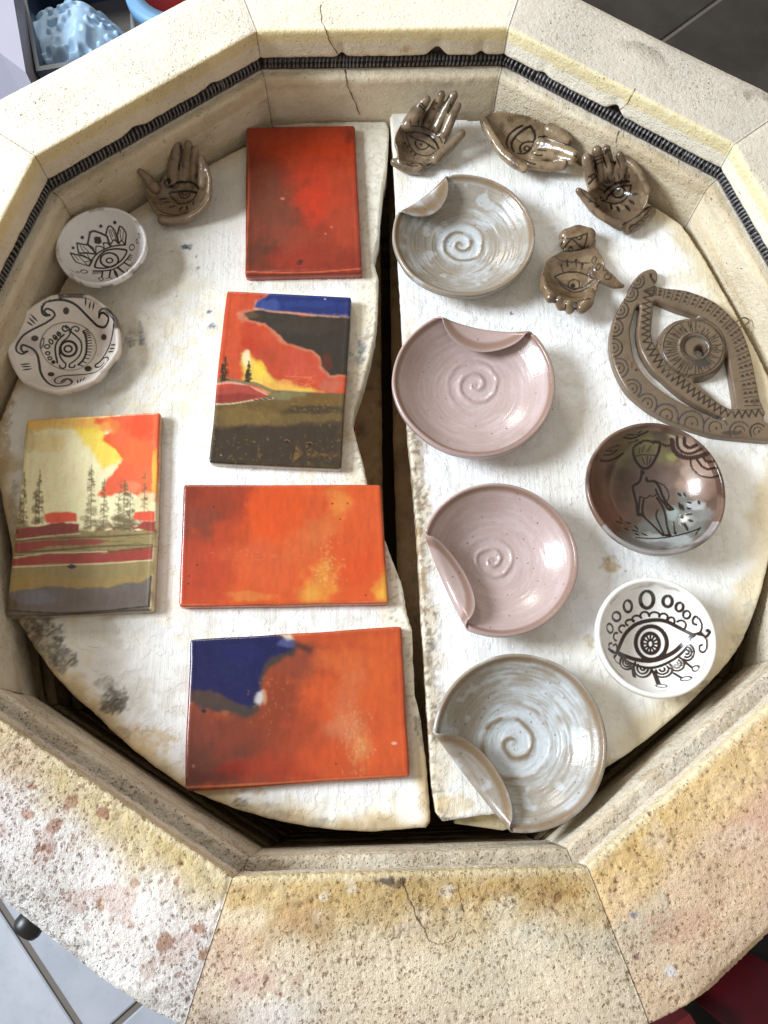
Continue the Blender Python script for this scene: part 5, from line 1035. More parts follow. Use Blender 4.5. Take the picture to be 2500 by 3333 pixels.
# ------------------------------------------------------------------ cupped clay hands
def sphere_vf(c, r, n=10, m=7):
    t = np.arange(n) / n * 2 * np.pi; p = np.linspace(0.001, np.pi - .001, m)
    V = np.stack([np.outer(np.sin(p), np.cos(t)), np.outer(np.sin(p), np.sin(t)), np.outer(np.cos(p), np.ones(n))], -1).reshape(-1, 3) * r + c
    return V, [gridfaces(m, n, True), np.arange(n)[None], (np.arange(n) + (m - 1) * n)[None]]
def hand(crop, zsh, centre, ring, tubes, inks, label, tint=(150, 122, 92), seed=0):
    k = crop[2]; px = PX / k
    def W(u, v, h): return P(crop[0] + u / k, crop[1] + v / k, zsh + h * .001)
    VV, FF, off = [], [], 0
    def add(V, F):
        nonlocal off
        VV.append(V)
        for f in F: FF.extend((np.asarray(f) + off).tolist())
        off += len(V)
    # palm: a dished sheet of clay, thickened
    rp = np.asarray(ring, float); rs = np.vstack([smooth_line(rp[:, :2], True, 40)]); hs = np.interp(np.linspace(0, 1, len(rs)), np.linspace(0, 1, len(rp) + 1), np.r_[rp[:, 2], rp[0, 2]])
    Rw = np.array([W(u, v, h) for (u, v), h in zip(rs, hs)]); cw = W(*centre)
    nr = 14; t = 5.2e-3; q = np.linspace(0.02, 1, nr); n = len(Rw)
    top = np.array([[cw[:2] + (p[:2] - cw[:2]) * s for p in Rw] for s in q]); tz = np.array([[cw[2] + (p[2] - cw[2]) * s ** 2.4 for p in Rw] for s in q])
    bz = np.maximum(tz - t, zsh + .0004)
    A = np.concatenate([top, tz[..., None]], -1).reshape(-1, 3); B = np.concatenate([cw[:2] + (top - cw[:2]) * 1.02, bz[..., None]], -1).reshape(-1, 3)
    G = gridfaces(nr, n, True); e = (nr - 1) * n + np.arange(n); e2 = (nr - 1) * n + (np.arange(n) + 1) % n; N = len(A)
    add(np.vstack([A, B]), [G, G[:, ::-1] + N, np.c_[e, e + N, e2 + N, e2][:, ::-1], np.arange(n)[None, ::-1], np.arange(n)[None] + N])
    for tb in tubes:
        pts = np.array([W(u, v, h) for u, v, h, r in tb]); rr = np.array([r * px * 1.36 for *_, r in tb])
        m = 12; tt = np.linspace(0, 1, len(pts)); ti = np.linspace(0, 1, m)
        pp = np.stack([np.interp(ti, tt, pts[:, i]) for i in range(3)], 1); ri = np.interp(ti, tt, rr)
        pp[:, 2] = np.maximum(pp[:, 2], zsh + ri * .92 + .0004)
        Vt, Ft = tube(pp, ri, 12); add(Vt, Ft)
        for c_, r_ in ((pp[0], ri[0]), (pp[-1], ri[-1])): add(*sphere_vf(c_, r_, 12, 8))
    V = np.vstack(VV); me = bpy.data.meshes.new('tmp'); me.from_pydata(V.tolist(), [], FF); o = bpy.data.objects.new('tmp', me); COL.objects.link(o)
    md = o.modifiers.new('r', 'REMESH'); md.mode = 'VOXEL'; md.voxel_size = .00075
    ms = o.modifiers.new('s', 'SMOOTH'); ms.factor = .5; ms.iterations = 8
    dg = bpy.context.evaluated_depsgraph_get(); dg.update(); me2 = bpy.data.meshes.new_from_object(o.evaluated_get(dg))
    nv = len(me2.vertices); V = np.empty(nv * 3, np.float32); me2.vertices.foreach_get('co', V); V = V.reshape(-1, 3).astype(float)
    F = np.array([list(p.vertices) for p in me2.polygons if len(p.vertices) == 4]); bpy.data.objects.remove(o)
    V[:, 2] = np.maximum(V[:, 2], zsh + .0002)
    cl = fbm(V, 55, 4, seed); f2 = fbm(V, 170, 4, seed + 3)
    V += (f2 - .5)[:, None] * np.array([.0003, .0002, .0007]) + (fbm(V, 420, 3, seed + 6) - .5)[:, None] * np.array([0, 0, .0005])
    col = C(*tint) * .86 * (.74 + .46 * cl)[:, None]
    m = sstep(.5, .68, f2)[:, None] * .6; col = col * (1 - m) + C(78, 58, 42) * m; m = sstep(.52, .66, fbm(V, 95, 4, seed + 8))[:, None] * .4; col = col * (1 - m) + C(158, 136, 108) * m
    cv = Canvas(V, [F], col, crop, zsh + .008); cv.ink = C(24, 17, 13); cv.fat = 1.6
    for it in inks:
        if it[0] == 'r': cv.ring(*it[1:])
        elif it[0] == 'd': cv.dot(*it[1:])
        else: cv.stroke(it[1], it[0], taper=len(it) > 2)
    V[:, 2] -= cv.ink_amount * .00022
    o = mesh_np('hand_dish', V, [F], M_BROWN, np.clip(cv.col, 0, .9)); settle(o, V); tag(o, label, 'hand dish', 'cupped clay hands drawn with an eye')

hand((420, 430, 5.53), ZL, (900, 1150, 5), [(300, 1000, 15), (350, 1230, 13), (500, 1460, 11), (650, 1560, 9), (850, 1580, 9), (1050, 1540, 11), (1250, 1420, 15), (1420, 1230, 20), (1470, 1000, 25), (1450, 800, 28), (1390, 560, 30), (1240, 520, 24), (1060, 500, 20), (840, 540, 18), (690, 680, 15), (560, 880, 14)],
     [[(470, 1010, 13, 95), (340, 850, 19, 85), (190, 700, 27, 52)], [(800, 900, 9, 110), (825, 560, 19, 112), (868, 250, 29, 86)], [(1010, 850, 9, 85), (1040, 500, 21, 80), (1068, 220, 33, 70)], [(1170, 850, 12, 75), (1180, 540, 23, 72), (1195, 310, 31, 58)], [(1340, 950, 20, 85), (1345, 680, 27, 85), (1310, 470, 31, 58)],
      [(600, 1590, 7, 80), (700, 1620, 6, 85), (900, 1590, 7, 70), (1080, 1540, 8, 60)], [(1440, 1100, 23, 40), (1460, 850, 27, 40), (1380, 600, 30, 42)]],
     [(34, [(735, 870), (715, 905), (745, 880), (720, 850), (665, 870), (650, 940), (710, 990), (790, 960), (880, 905), (1000, 895), (1130, 905), (1220, 970), (1250, 1020)]), (34, [(745, 1085), (900, 1062), (1060, 1060), (1220, 1090)]), (24, [(725, 1110), (800, 1200), (880, 1280), (980, 1285), (1110, 1240), (1190, 1160), (1215, 1090)]), ('r', 1000, 1090, 95, 95, 20, 0, None, -10, 185), ('r', 1000, 1100, 45, 26, 16, 0, None, 0, 200), (30, [(545, 1205), (700, 1190)], 1), (26, [(625, 1258), (745, 1250)], 1), (28, [(725, 1350), (840, 1325)], 1), (34, [(905, 1400), (955, 1345)], 1), (30, [(1040, 1335), (1050, 1385)]), (26, [(1155, 1240), (1155, 1310)], 1), (20, [(545, 1400), (640, 1450), (800, 1480), (980, 1465), (1090, 1430)]), (16, [(550, 1475), (700, 1505), (900, 1500)]), (26, [(905, 680), (900, 600), (935, 500), (945, 380), (930, 250)]), (16, [(1120, 330), (1130, 250)]), (14, [(1250, 440), (1260, 360)])],
     'glossy brown clay hand with spread thumb, alone behind the white bowls', (134, 112, 88), 5)
hand((1250, 270, 5.53), ZR, (640, 1060, 5), [(190, 1000, 17), (260, 800, 19), (420, 560, 22), (600, 500, 23), (820, 480, 20), (1060, 510, 23), (1230, 620, 26), (1200, 850, 20), (1090, 1050, 15), (1040, 1250, 12), (900, 1400, 10), (700, 1500, 9), (450, 1520, 9), (270, 1400, 11), (240, 1180, 14)],
     [[(440, 760, 17, 120), (600, 500, 23, 112), (770, 300, 31, 72)], [(760, 760, 10, 95), (890, 490, 20, 92), (1035, 215, 33, 70)], [(960, 800, 13, 85), (1110, 490, 23, 82), (1255, 220, 31, 74)], [(1100, 900, 18, 85), (1230, 600, 27, 80), (1335, 410, 31, 58)], [(930, 1370, 10, 95), (1180, 1150, 14, 85), (1400, 915, 20, 70)], [(190, 1430, 7, 70), (400, 1530, 6, 90), (640, 1550, 6, 90)]],
     [(22, [(400, 890), (520, 880), (680, 900), (820, 950), (920, 1050), (990, 1180)]), (30, [(700, 905), (830, 960), (930, 1070), (980, 1170)]), (20, [(400, 900), (430, 1030), (500, 1180), (600, 1270), (780, 1310), (900, 1250), (990, 1180)]), (24, [(450, 940), (580, 1010), (720, 1060), (830, 1130), (920, 1190)]), ('r', 690, 1080, 125, 115, 22, 10, None, -5, 200), ('d', 670, 1105, 22, 22), (18, [(490, 775), (640, 780), (780, 820), (900, 890), (1000, 980), (1050, 1080)]), (20, [(470, 660), (490, 760)], 1), (26, [(610, 660), (625, 750)], 1), (16, [(720, 640), (705, 740)]), (22, [(825, 665), (800, 730)], 1), (18, [(945, 715), (890, 860)], 1), ('d', 945, 370, 22), ('d', 900, 470, 22), (24, [(665, 350), (740, 440)]), (28, [(645, 410), (730, 490)]), (36, [(860, 345), (790, 420), (720, 520), (700, 570)], 1), (20, [(1070, 370), (1010, 480), (960, 580)], 1), (22, [(1190, 340), (1200, 430)], 1), (20, [(1095, 1100), (1150, 1045)], 1), ('d', 375, 1080, 20), ('d', 432, 1145, 20), ('d', 490, 1235, 20), ('d', 560, 1290, 26, 18), (16, [(360, 1450), (480, 1490), (600, 1490)]), (16, [(400, 1440), (470, 1460), (560, 1440), (640, 1450), (690, 1480)]), (24, [(640, 1440), (690, 1480)]), (30, [(770, 1480), (860, 1450)], 1)],
     'brown clay hand with fingers held together, at the back beside the gap', (128, 110, 88), 15)
hand((1540, 320, 4.608), ZR, (720, 640, 5), [(140, 320, 16), (270, 190, 19), (500, 180, 22), (800, 240, 23), (1050, 350, 22), (1180, 480, 18), (1220, 680, 11), (1120, 880, 9), (930, 980, 8), (760, 970, 9), (600, 900, 11), (420, 790, 13), (280, 600, 15), (180, 450, 16)],
     [[(150, 330, 15, 55), (260, 540, 14, 60), (420, 800, 13, 68), (600, 960, 13, 72), (770, 1060, 14, 62)], [(1150, 480, 19, 95), (1290, 540, 20, 90), (1410, 630, 20, 72)], [(1000, 690, 8, 90), (1300, 760, 13, 90), (1520, 840, 19, 64)], [(950, 840, 8, 80), (1280, 880, 12, 78), (1490, 930, 17, 62)], [(850, 990, 9, 70), (1100, 1030, 10, 72), (1340, 1020, 12, 62)]],
     [(26, [(735, 410), (640, 460), (550, 540), (510, 620), (505, 690), (525, 735)]), (30, [(860, 415), (760, 470), (660, 550), (590, 640), (580, 720), (610, 800)]), (30, [(860, 415), (915, 500), (930, 590), (905, 680), (850, 770), (770, 825), (680, 825)]), (26, [(905, 655), (820, 650), (740, 680), (705, 740), (720, 820)]), ('r', 808, 748, 36, 34, 22), (26, [(990, 585), (1090, 570)]), (30, [(1000, 690), (1110, 710)]), (20, [(980, 770), (1095, 785)]), (18, [(925, 840), (980, 858), (1045, 852)]), (20, [(760, 920), (850, 965), (930, 990)]), (26, [(1405, 950), (1425, 1010)]), (16, [(1240, 640), (1380, 690), (1450, 700)]), (16, [(1520, 860), (1580, 900)])] + [('d', 490 + k * 24, 285 + k * 36, 7) for k in range(5)] + [('d', 630 + k * 16, 285 + k * 40, 7) for k in range(3)] + [('d', 420 + k * 32, 430 + k * 32, 7) for k in range(4)] + [(10, [(630, 600), (690, 640), (740, 670)])],
     'tan clay hand lying on its side, fingertips pointing right along the back wall', (144, 122, 94), 25)
hand((1850, 450, 5.53), ZR, (850, 980, 5), [(380, 800, 16), (380, 600, 20), (520, 440, 21), (700, 400, 22), (900, 380, 26), (1120, 480, 28), (1290, 640, 26), (1430, 820, 24), (1460, 1000, 21), (1400, 1200, 15), (1290, 1330, 11), (1100, 1460, 10), (950, 1540, 10), (700, 1440, 13), (470, 1290, 15), (350, 1120, 16)],
     [[(430, 860, 15, 85), (365, 600, 21, 95), (330, 360, 27, 84)], [(560, 740, 12, 88), (540, 460, 21, 86), (510, 220, 31, 80)], [(740, 720, 12, 85), (720, 420, 23, 82), (690, 200, 33, 70)], [(940, 700, 15, 105), (980, 450, 24, 110), (920, 300, 31, 60)], [(1000, 350, 28, 55), (1180, 500, 28, 62), (1340, 720, 26, 60), (1430, 950, 22, 50)], [(420, 1200, 15, 80), (290, 1040, 18, 82), (185, 945, 22, 55)], [(350, 1170, 15, 55), (530, 1360, 13, 62), (780, 1510, 11, 66), (950, 1590, 9, 78)], [(1080, 1640, 7, 95), (1280, 1480, 7, 110), (1470, 1330, 7, 100)]],
     [(34, [(650, 970), (740, 880), (850, 810), (980, 780), (1090, 775)]), (28, [(700, 1060), (760, 990), (850, 910), (960, 865), (1130, 845)]), (28, [(1130, 845), (1100, 980), (1040, 1080), (940, 1150), (820, 1175), (700, 1150), (600, 1120)]), (26, [(600, 1120), (680, 1110), (730, 1030), (790, 970)]), (26, [(575, 1070), (600, 1060), (640, 1090)]), ('r', 900, 960, 115, 105, 38, 0, None, -60, 165), ('d', 905, 935, 40, 36), (22, [(690, 690), (760, 810)], 1), (22, [(825, 690), (840, 755)], 1), (24, [(905, 640), (920, 735)], 1), (24, [(1012, 640), (1012, 730)], 1), (22, [(1090, 650), (1095, 720)], 1), (18, [(555, 900), (640, 940)]), (16, [(640, 840), (690, 890)]), (34, [(1110, 1005), (1260, 1005)], 1), (40, [(1085, 1100), (1190, 1190)], 1), (44, [(1025, 1200), (1110, 1310)], 1), (44, [(880, 1220), (920, 1320)], 1), (42, [(765, 1180), (780, 1285)], 1),
      (20, [(470, 345), (600, 300)]), (24, [(490, 400), (620, 350)]), (26, [(500, 470), (640, 420)]), (34, [(615, 260), (650, 400), (700, 545)], 1), (28, [(445, 260), (480, 450), (545, 680)], 1), (20, [(710, 240), (740, 340), (780, 440)]), ('d', 785, 430, 30, 20), (22, [(850, 290), (900, 420), (940, 530)], 1), (26, [(670, 280), (690, 210), (740, 215)]), (28, [(370, 695), (470, 640)]), (30, [(370, 820), (500, 680)]), (22, [(415, 680), (430, 740)]), ('r', 1020, 408, 18, 18, 10), (22, [(975, 1560), (1100, 1490), (1250, 1400), (1350, 1310), (1430, 1230)]), (16, [(1090, 1620), (1200, 1550), (1330, 1440), (1450, 1310), (1490, 1260)]), ('r', 1170, 1610, 70, 60, 14, -35), ('r', 1300, 1520, 55, 40, 14, -35), ('r', 1400, 1400, 40, 30, 13, -35), (16, [(230, 940), (300, 1030), (420, 1120), (520, 1190), (560, 1230)]), (18, [(380, 1130), (470, 1160), (500, 1240), (560, 1200)])],
     'dark brown glossy clay hand with a lashed eye and patterned wrist band', (112, 92, 70), 35)
hand((1740, 720, 5.53), ZR, (650, 1050, 5), [(120, 1050, 16), (160, 850, 15), (240, 680, 12), (430, 560, 9), (600, 480, 8), (850, 440, 8), (1060, 440, 9), (1190, 580, 10), (1270, 760, 11), (1200, 980, 11), (1130, 1180, 13), (1080, 1360, 16), (900, 1440, 18), (650, 1440, 18), (400, 1380, 18), (220, 1300, 18)],
     [[(570, 280, 7, 125), (780, 220, 7, 140), (970, 260, 7, 125)], [(570, 400, 7, 115), (780, 380, 7, 150), (970, 400, 7, 125)], [(150, 1020, 15, 52), (190, 1230, 18, 76), (290, 1380, 20, 86)], [(440, 1430, 20, 76), (480, 1530, 17, 76)], [(600, 1490, 20, 70), (635, 1600, 16, 70)], [(1010, 1280, 15, 75), (950, 1470, 18, 96), (850, 1570, 17, 90)], [(1130, 900, 11, 125), (1310, 1040, 12, 108), (1470, 1140, 11, 75), (1580, 1165, 9, 40)]],
     [(24, [(360, 1000), (480, 945), (620, 915), (760, 915), (880, 945), (1000, 1000), (1060, 1040)]), (22, [(360, 1000), (480, 1110), (600, 1180), (740, 1210), (880, 1185), (980, 1120), (1060, 1040)]), (22, [(430, 1110), (540, 1200), (680, 1270), (820, 1265), (930, 1210), (990, 1160)]), ('r', 715, 1140, 105, 90, 18), ('d', 690, 1160, 45, 42), ('d', 480, 800, 20, 24), (18, [(490, 820), (520, 930)]), ('d', 588, 715, 20, 30), (24, [(590, 730), (600, 830)], 1), ('d', 745, 705, 28, 26), (20, [(745, 720), (755, 810)]), ('d', 860, 770, 26, 24), (22, [(870, 780), (850, 850)]), (18, [(1000, 840), (985, 900), (940, 970)]), (16, [(380, 640), (440, 690), (520, 720), (700, 735), (900, 750), (1000, 750)]),
      (22, [(470, 530), (600, 540), (740, 525), (880, 495), (970, 455)]), (20, [(490, 305), (650, 310), (800, 270), (920, 230)]), (24, [(500, 530), (580, 420), (665, 310)]), (24, [(680, 315), (780, 410), (870, 490)]), (24, [(880, 490), (930, 360), (955, 215)]), (20, [(610, 530), (650, 455), (690, 515)]), (20, [(720, 290), (820, 330), (860, 265)]), (22, [(470, 430), (510, 360)], 1), ('r', 1075, 700, 40, 60, 12, 20), ('r', 1150, 820, 36, 60, 12, 25), ('r', 1270, 850, 36, 40, 12, 0), (18, [(1300, 920), (1420, 890)]), ('r', 1320, 1000, 60, 50, 14), (22, [(740, 1630), (740, 1540), (770, 1460), (850, 1420), (1000, 1390)]), (22, [(550, 1590), (560, 1500), (580, 1430)]), (26, [(330, 1470), (380, 1440), (390, 1350)]), (12, [(560, 1330), (660, 1365), (770, 1365)])],
     'brown clay hand turned wrist-up with a zigzag cuff, near the eye hanging', (124, 102, 76), 45)

# ------------------------------------------------------------------ openwork eye wall hanging
crop = (1960, 850, 3.072); TK = .0075
def zz(pts): return np.array([P(crop[0] + u / crop[2], crop[1] + v / crop[2], ZR + TK) for u, v in smooth_line(pts, True, 24)])
outer = zz([(440, 85), (500, 68), (545, 90), (562, 135), (555, 190), (530, 215), (548, 240), (640, 262), (760, 275), (860, 290), (960, 325), (1060, 365), (1150, 415), (1230, 480), (1300, 550), (1370, 625), (1420, 720), (1460, 820), (1490, 920), (1515, 1020), (1540, 1150), (1565, 1280), (1590, 1390), (1618, 1455), (1640, 1515), (1624, 1550), (1630, 1592), (1668, 1612), (1730, 1600), (1790, 1650), (1795, 1715), (1740, 1770), (1659, 1790),
            (1560, 1785), (1400, 1770), (1250, 1755), (1100, 1735), (950, 1690), (800, 1640), (650, 1580), (500, 1500), (380, 1410), (270, 1310), (190, 1190), (130, 1060), (95, 930), (82, 800), (90, 690), (120, 580), (160, 480), (210, 390), (260, 310), (290, 230), (340, 160), (390, 110)])
h1 = zz([(385, 440), (375, 520), (365, 600), (355, 700), (365, 800), (390, 890), (440, 990), (510, 1090), (600, 1170), (700, 1260), (800, 1340), (920, 1420), (1040, 1480), (1130, 1520), (1200, 1560), (1222, 1578), (1170, 1575), (1080, 1545), (960, 1490), (840, 1430), (720, 1370), (610, 1300), (520, 1230), (440, 1150), (380, 1070), (330, 980), (305, 880), (295, 790), (285, 700), (300, 610), (320, 530), (350, 450)])
h2 = zz([(525, 398), (600, 410), (700, 455), (800, 490), (900, 520), (968, 550), (940, 568), (850, 568), (740, 592), (655, 642), (592, 712), (572, 790), (552, 850), (530, 830), (505, 760), (498, 680), (505, 600), (515, 500)])
h3 = zz([(920, 1190), (1050, 1160), (1150, 1110), (1210, 1040), (1240, 960), (1254, 900), (1265, 1000), (1285, 1100), (1300, 1200), (1320, 1320), (1333, 1430), (1326, 1472), (1260, 1460), (1150, 1390), (1050, 1300), (960, 1230)])
h4 = zz([(982 + 60 * math.cos(a), 905 + 58 * math.sin(a)) for a in np.linspace(0, 2 * np.pi, 12, endpoint=False)])
def q3(u, v, z=TK): return P(crop[0] + u / crop[2], crop[1] + v / crop[2], ZR + z)
ic = q3(912, 862, TK + .003); irx = np.linalg.norm(q3(1237, 862) - q3(912, 862)); iry = np.linalg.norm(q3(912, 1155) - q3(912, 862))
def ztop(p):
    e = np.hypot((p[:, 0] - ic[0]) / irx, (p[:, 1] - ic[1]) / iry); e2 = np.hypot((p[:, 0] - ic[0] - .0008) / irx, (p[:, 1] - ic[1]) / iry)
    z = ZR + TK + (fbm(p, 60, 3, 4) - .5) * .0009 + .0030 * sstep(1.0, .93, e) + .0012 * np.exp(-((e2 - .44) / .05) ** 2) - .0016 * sstep(.40, .34, e2)
    return z
V, F, N, D = slab(outer, [h1, h2, h3, h4], .00072, ztop, ZR + .0002, .0020, cap=True)
cl = fbm(V, 45, 4, 3); col = C(112, 96, 78) * (.78 + .42 * cl)[:, None]; f2 = fbm(V, 200, 4, 9); m = sstep(.55, .7, f2)[:, None] * .4; col = col * (1 - m) + C(92, 70, 50) * m
Dd = np.zeros(len(V)); Dd[:N] = D; m = sstep(-.0022, -.0003, Dd)[:, None] * .30; col = col * (1 - m) + C(96, 72, 52) * m
cv = Canvas(V, F[:2], col, crop, ZR + TK); cv.ink = C(46, 36, 30); cv.fat = 1.35; S = cv.stroke; GB = C(58, 58, 64)
for x, y, r in ((345, 195, 78), (275, 320, 84), (178, 488, 86), (124, 665, 86), (112, 865, 90), (165, 1070, 98), (300, 1275, 92), (450, 1425, 100), (640, 1550, 122), (892, 1625, 126), (1135, 1672, 122), (1375, 1705, 100), (1560, 1705, 80)):
    a = math.degrees(math.atan2(860 - y, 900 - x))
    cv.ring(x, y, r, r, 13, 0, GB if r > 90 else None, a - 88, a + 88); cv.ring(x + 6 * math.cos(math.radians(a)), y + 6 * math.sin(math.radians(a)), r * .52, r * .52, 9, 0, None, a - 110, a + 110); cv.dot(x + 8, y, 9, 15)
zl = smooth_line([(470, 280), (450, 400), (440, 520), (435, 640), (440, 760), (480, 870), (570, 1010), (680, 1120), (800, 1220), (930, 1320), (1060, 1410), (1200, 1500), (1400, 1530), (1600, 1510)], False, 30)
tn = np.gradient(zl, axis=0); tn /= np.linalg.norm(tn, axis=1)[:, None]; nn_ = np.c_[-tn[:, 1], tn[:, 0]]
hw = np.interp(np.arange(len(zl)), [0, len(zl) * .2, len(zl) * .45, len(zl) * .75, len(zl)], [46, 40, 52, 40, 34])
Z1 = zl + nn_ * (hw * np.where(np.arange(len(zl)) % 2, 1, -1))[:, None]; S(Z1, 12, curved=False); S(zl + nn_ * (hw * .42 * np.where(np.arange(len(zl)) % 2, 1, -1))[:, None] , 7, curved=False, amt=.7)
S(zl[4:] - nn_[4:] * hw[4:, None] * 1.1, 9, amt=.7)
lo_ = smooth_line([(548, 240), (760, 275), (960, 325), (1150, 415), (1300, 550), (1420, 720), (1490, 920), (1540, 1150), (1575, 1340), (1600, 1440)], False, 6); li_ = smooth_line([(535, 390), (700, 450), (900, 515), (1040, 580), (1150, 690), (1225, 790), (1270, 900), (1300, 1080), (1330, 1300), (1350, 1450)], False, 6)
ns = 19
for k in range(ns + 1):
    t = k / ns; a = lo_[int(t * (len(lo_) - 1))]; b = li_[int(t * (len(li_) - 1))]
    for s in np.arange(.04, .66, .1): S([a + (b - a) * s, a + (b - a) * (s + .055)], 8)
    if k < ns:
        t = (k + .5) / ns; a = lo_[int(t * (len(lo_) - 1))]; b = li_[int(t * (len(li_) - 1))]
        for s in (.14, .36, .58):
            c_ = a + (b - a) * s; S([c_ + (-15, 5), c_ + (0, -13), c_ + (15, 5)], 11); cv.dot(c_[0], c_[1] + 3, 8, 6)
S(lo_[6:] * .32 + li_[:len(lo_[6:])] * .68 if len(li_) >= len(lo_[6:]) else li_, 6, amt=.25)
cv.ring(912, 862, 300, 276, 9); cv.ring(935, 855, 150, 138, 12); cv.ring(938, 862, 120, 112, 14, 0, GB); cv.ring(912, 862, 328, 300, 10, 0, C(66, 52, 42))
r_ = np.random.default_rng(2)
for k in range(46):
    a = k / 46 * 2 * np.pi + r_.normal(0, .02); ca, sa = math.cos(a), math.sin(a)
    f0, f1 = (.60, .95) if k % 2 else (.56, r_.uniform(.72, .96))
    S([(912 + 300 * f0 * ca + 20 * (1 - f0), 862 + 276 * f0 * sa), (912 + 300 * f1 * ca, 862 + 276 * f1 * sa)], 9, curved=False)
    if k % 3 == 0: S([(912 + 225 * math.cos(a + .06), 862 + 205 * math.sin(a + .06)), (912 + 250 * math.cos(a + .06), 862 + 228 * math.sin(a + .06))], 8)
cv.blob(1000, 1015, 85, 45, C(56, 56, 56), .85, .5, 3, 300, .4); cv.blob(870, 1000, 120, 40, C(84, 68, 54), .5)
S([(485, 130), (495, 170), (520, 205)], 22); S([(1640, 1515), (1625, 1550), (1640, 1600)], 22); S([(430, 290), (530, 250), (515, 345)], 12, closed=True, curved=False)
cv.blob(510, 300, 26, 40, C(54, 44, 36), .6); cv.blob(1290, 1720, 90, 20, C(62, 54, 48), .8); cv.blob(300, 1030, 20, 40, C(92, 62, 40), .7); cv.dot(342, 1088, 14); cv.blob(1330, 610, 50, 40, C(74, 60, 48), .5); cv.blob(1540, 1400, 40, 40, C(74, 58, 46), .5); cv.blob(1010, 580, 50, 20, C(60, 56, 52), .5)
V[:, 2] -= cv.ink_amount * .00020 * (np.arange(len(V)) < N)
eye = empty('eye_hanging'); ec = Vector((V[:N, 0].mean(), V[:N, 1].mean(), ZR)); eye.location = ec
tag(eye, 'large brown openwork clay eye with a round iris and scalloped border', 'wall hanging')
ei = np.hypot((V[:, 0] - ic[0]) / irx, (V[:, 1] - ic[1]) / iry) < 1.01
def split_parts():
    fi = [np.all(ei[f], axis=1) for f in F]
    for nm, pick in (('iris', fi), ('eye_frame', [~q for q in fi])):
        FS = [f[q] for f, q in zip(F, pick)]; us = np.unique(np.concatenate([f.ravel() for f in FS])); mp = np.full(len(V), -1); mp[us] = np.arange(len(us))
        o = mesh_np(nm, V[us], [mp[f] for f in FS if len(f)], M_EYE, np.clip(cv.col[us], 0, .9), eye); o.location = -ec
split_parts()
lp = [q3(u, v, .0065 + dz) for u, v, dz in ((1345, 606, 0), (1385, 575, .0006), (1425, 565, .0012), (1458, 580, .0014), (1465, 605, .0012), (1440, 635, .0008), (1405, 652, .0004), (1372, 662, 0))]
V, F = tube(smooth_line(np.array(lp), False, .0008), .00062, 6); o = mesh_np('wire_loop', V, F, plain('loop_wire', C(110, 92, 66), .4, .6, .2, 300), None, eye); o.location = -ec

# ------------------------------------------------------------------ what shows around the kiln
ZF = -.700
# light floor tiles (front left); grout lines follow the photograph
g0 = P(320, 3338, ZF)[:2]; gd = P(12, 2964, ZF)[:2] - P(253, 3333, ZF)[:2]; gd /= np.linalg.norm(gd); gn = np.array([gd[1], -gd[0]])
if gn[0] < 0: gn = -gn
g0 = P(300, 3405, ZF)[:2]
TS = .33; GW = .009
def floor_sheet(name, x0, x1, y0, y1, z, mat):
    V = np.array([(x0, y0, z), (x1, y0, z), (x1, y1, z), (x0, y1, z)]); o = mesh_np(name, V, [np.arange(4)[None]], mat, smooth=False); o['kind'] = 'structure'; return o
floor = floor_sheet('floor', -3, 3, -3, 4, ZF - .004, plain('grout', C(104, 97, 90), .95))
def tile_mat(name, c1, c2, rough, sc):
    t = NT(name); f = t.noise(sc, 6, .6); g = t.noise(sc * 9, 4, .6)
    k = t.mix(t.ramp(f, .35, .68), tuple(C(*c1)), tuple(C(*c2))); k = t.mix(t.math('MULTIPLY', t.ramp(g, .55, .75), .12), k, (.1, .09, .08))
    return t.out(Base_Color=k, Roughness=rough, Normal=t.bump(g, .2, .001))
M_FT = tile_mat('pale_floor_tile', (148, 153, 163), (168, 172, 180), .3, 9)
M_DT = tile_mat('dark_floor_tile', (38, 34, 30), (62, 58, 54), .8, 6)
def tile_mesh(s, b=.002):
    h = s / 2; V = []
    for z, k in ((-.0035, h), (-.0012, h), (0, h - b)): V += [(-k, -k, z), (k, -k, z), (k, k, z), (-k, k, z)]
    V = np.array(V); F = np.vstack([gridfaces(3, 4, True), [[8, 9, 10, 11]]]); return V, F
base_t = {}
def lay(i, j, mat, key):
    c = g0 + gn * (i + .5) * TS + gd * (j + .5) * TS
    if key not in base_t:
        V, F = tile_mesh(TS - GW); o = mesh_np('floor_tile', V, [F], mat, None, floor, False); base_t[key] = o
    else: o = base_t[key].copy(); COL.objects.link(o); o.parent = floor
    o.location = (c[0], c[1], ZF); o.rotation_euler = (0, 0, math.atan2(gn[1], gn[0])); return o
for i in range(-6, 11):
    for j in range(-9, 10):
        c = g0 + gn * (i + .5) * TS + gd * (j + .5) * TS
        if abs(c[0]) > 1.7 or c[1] > 2.3 or c[1] < -1.1: continue
        if np.hypot(*c) < .2: continue
        dark = c[1] > .2 and c[0] > -.15
        brown = c[1] > .35 and not dark
        lay(i, j, M_DT if dark else M_FT, 'dark' if dark else 'pale')
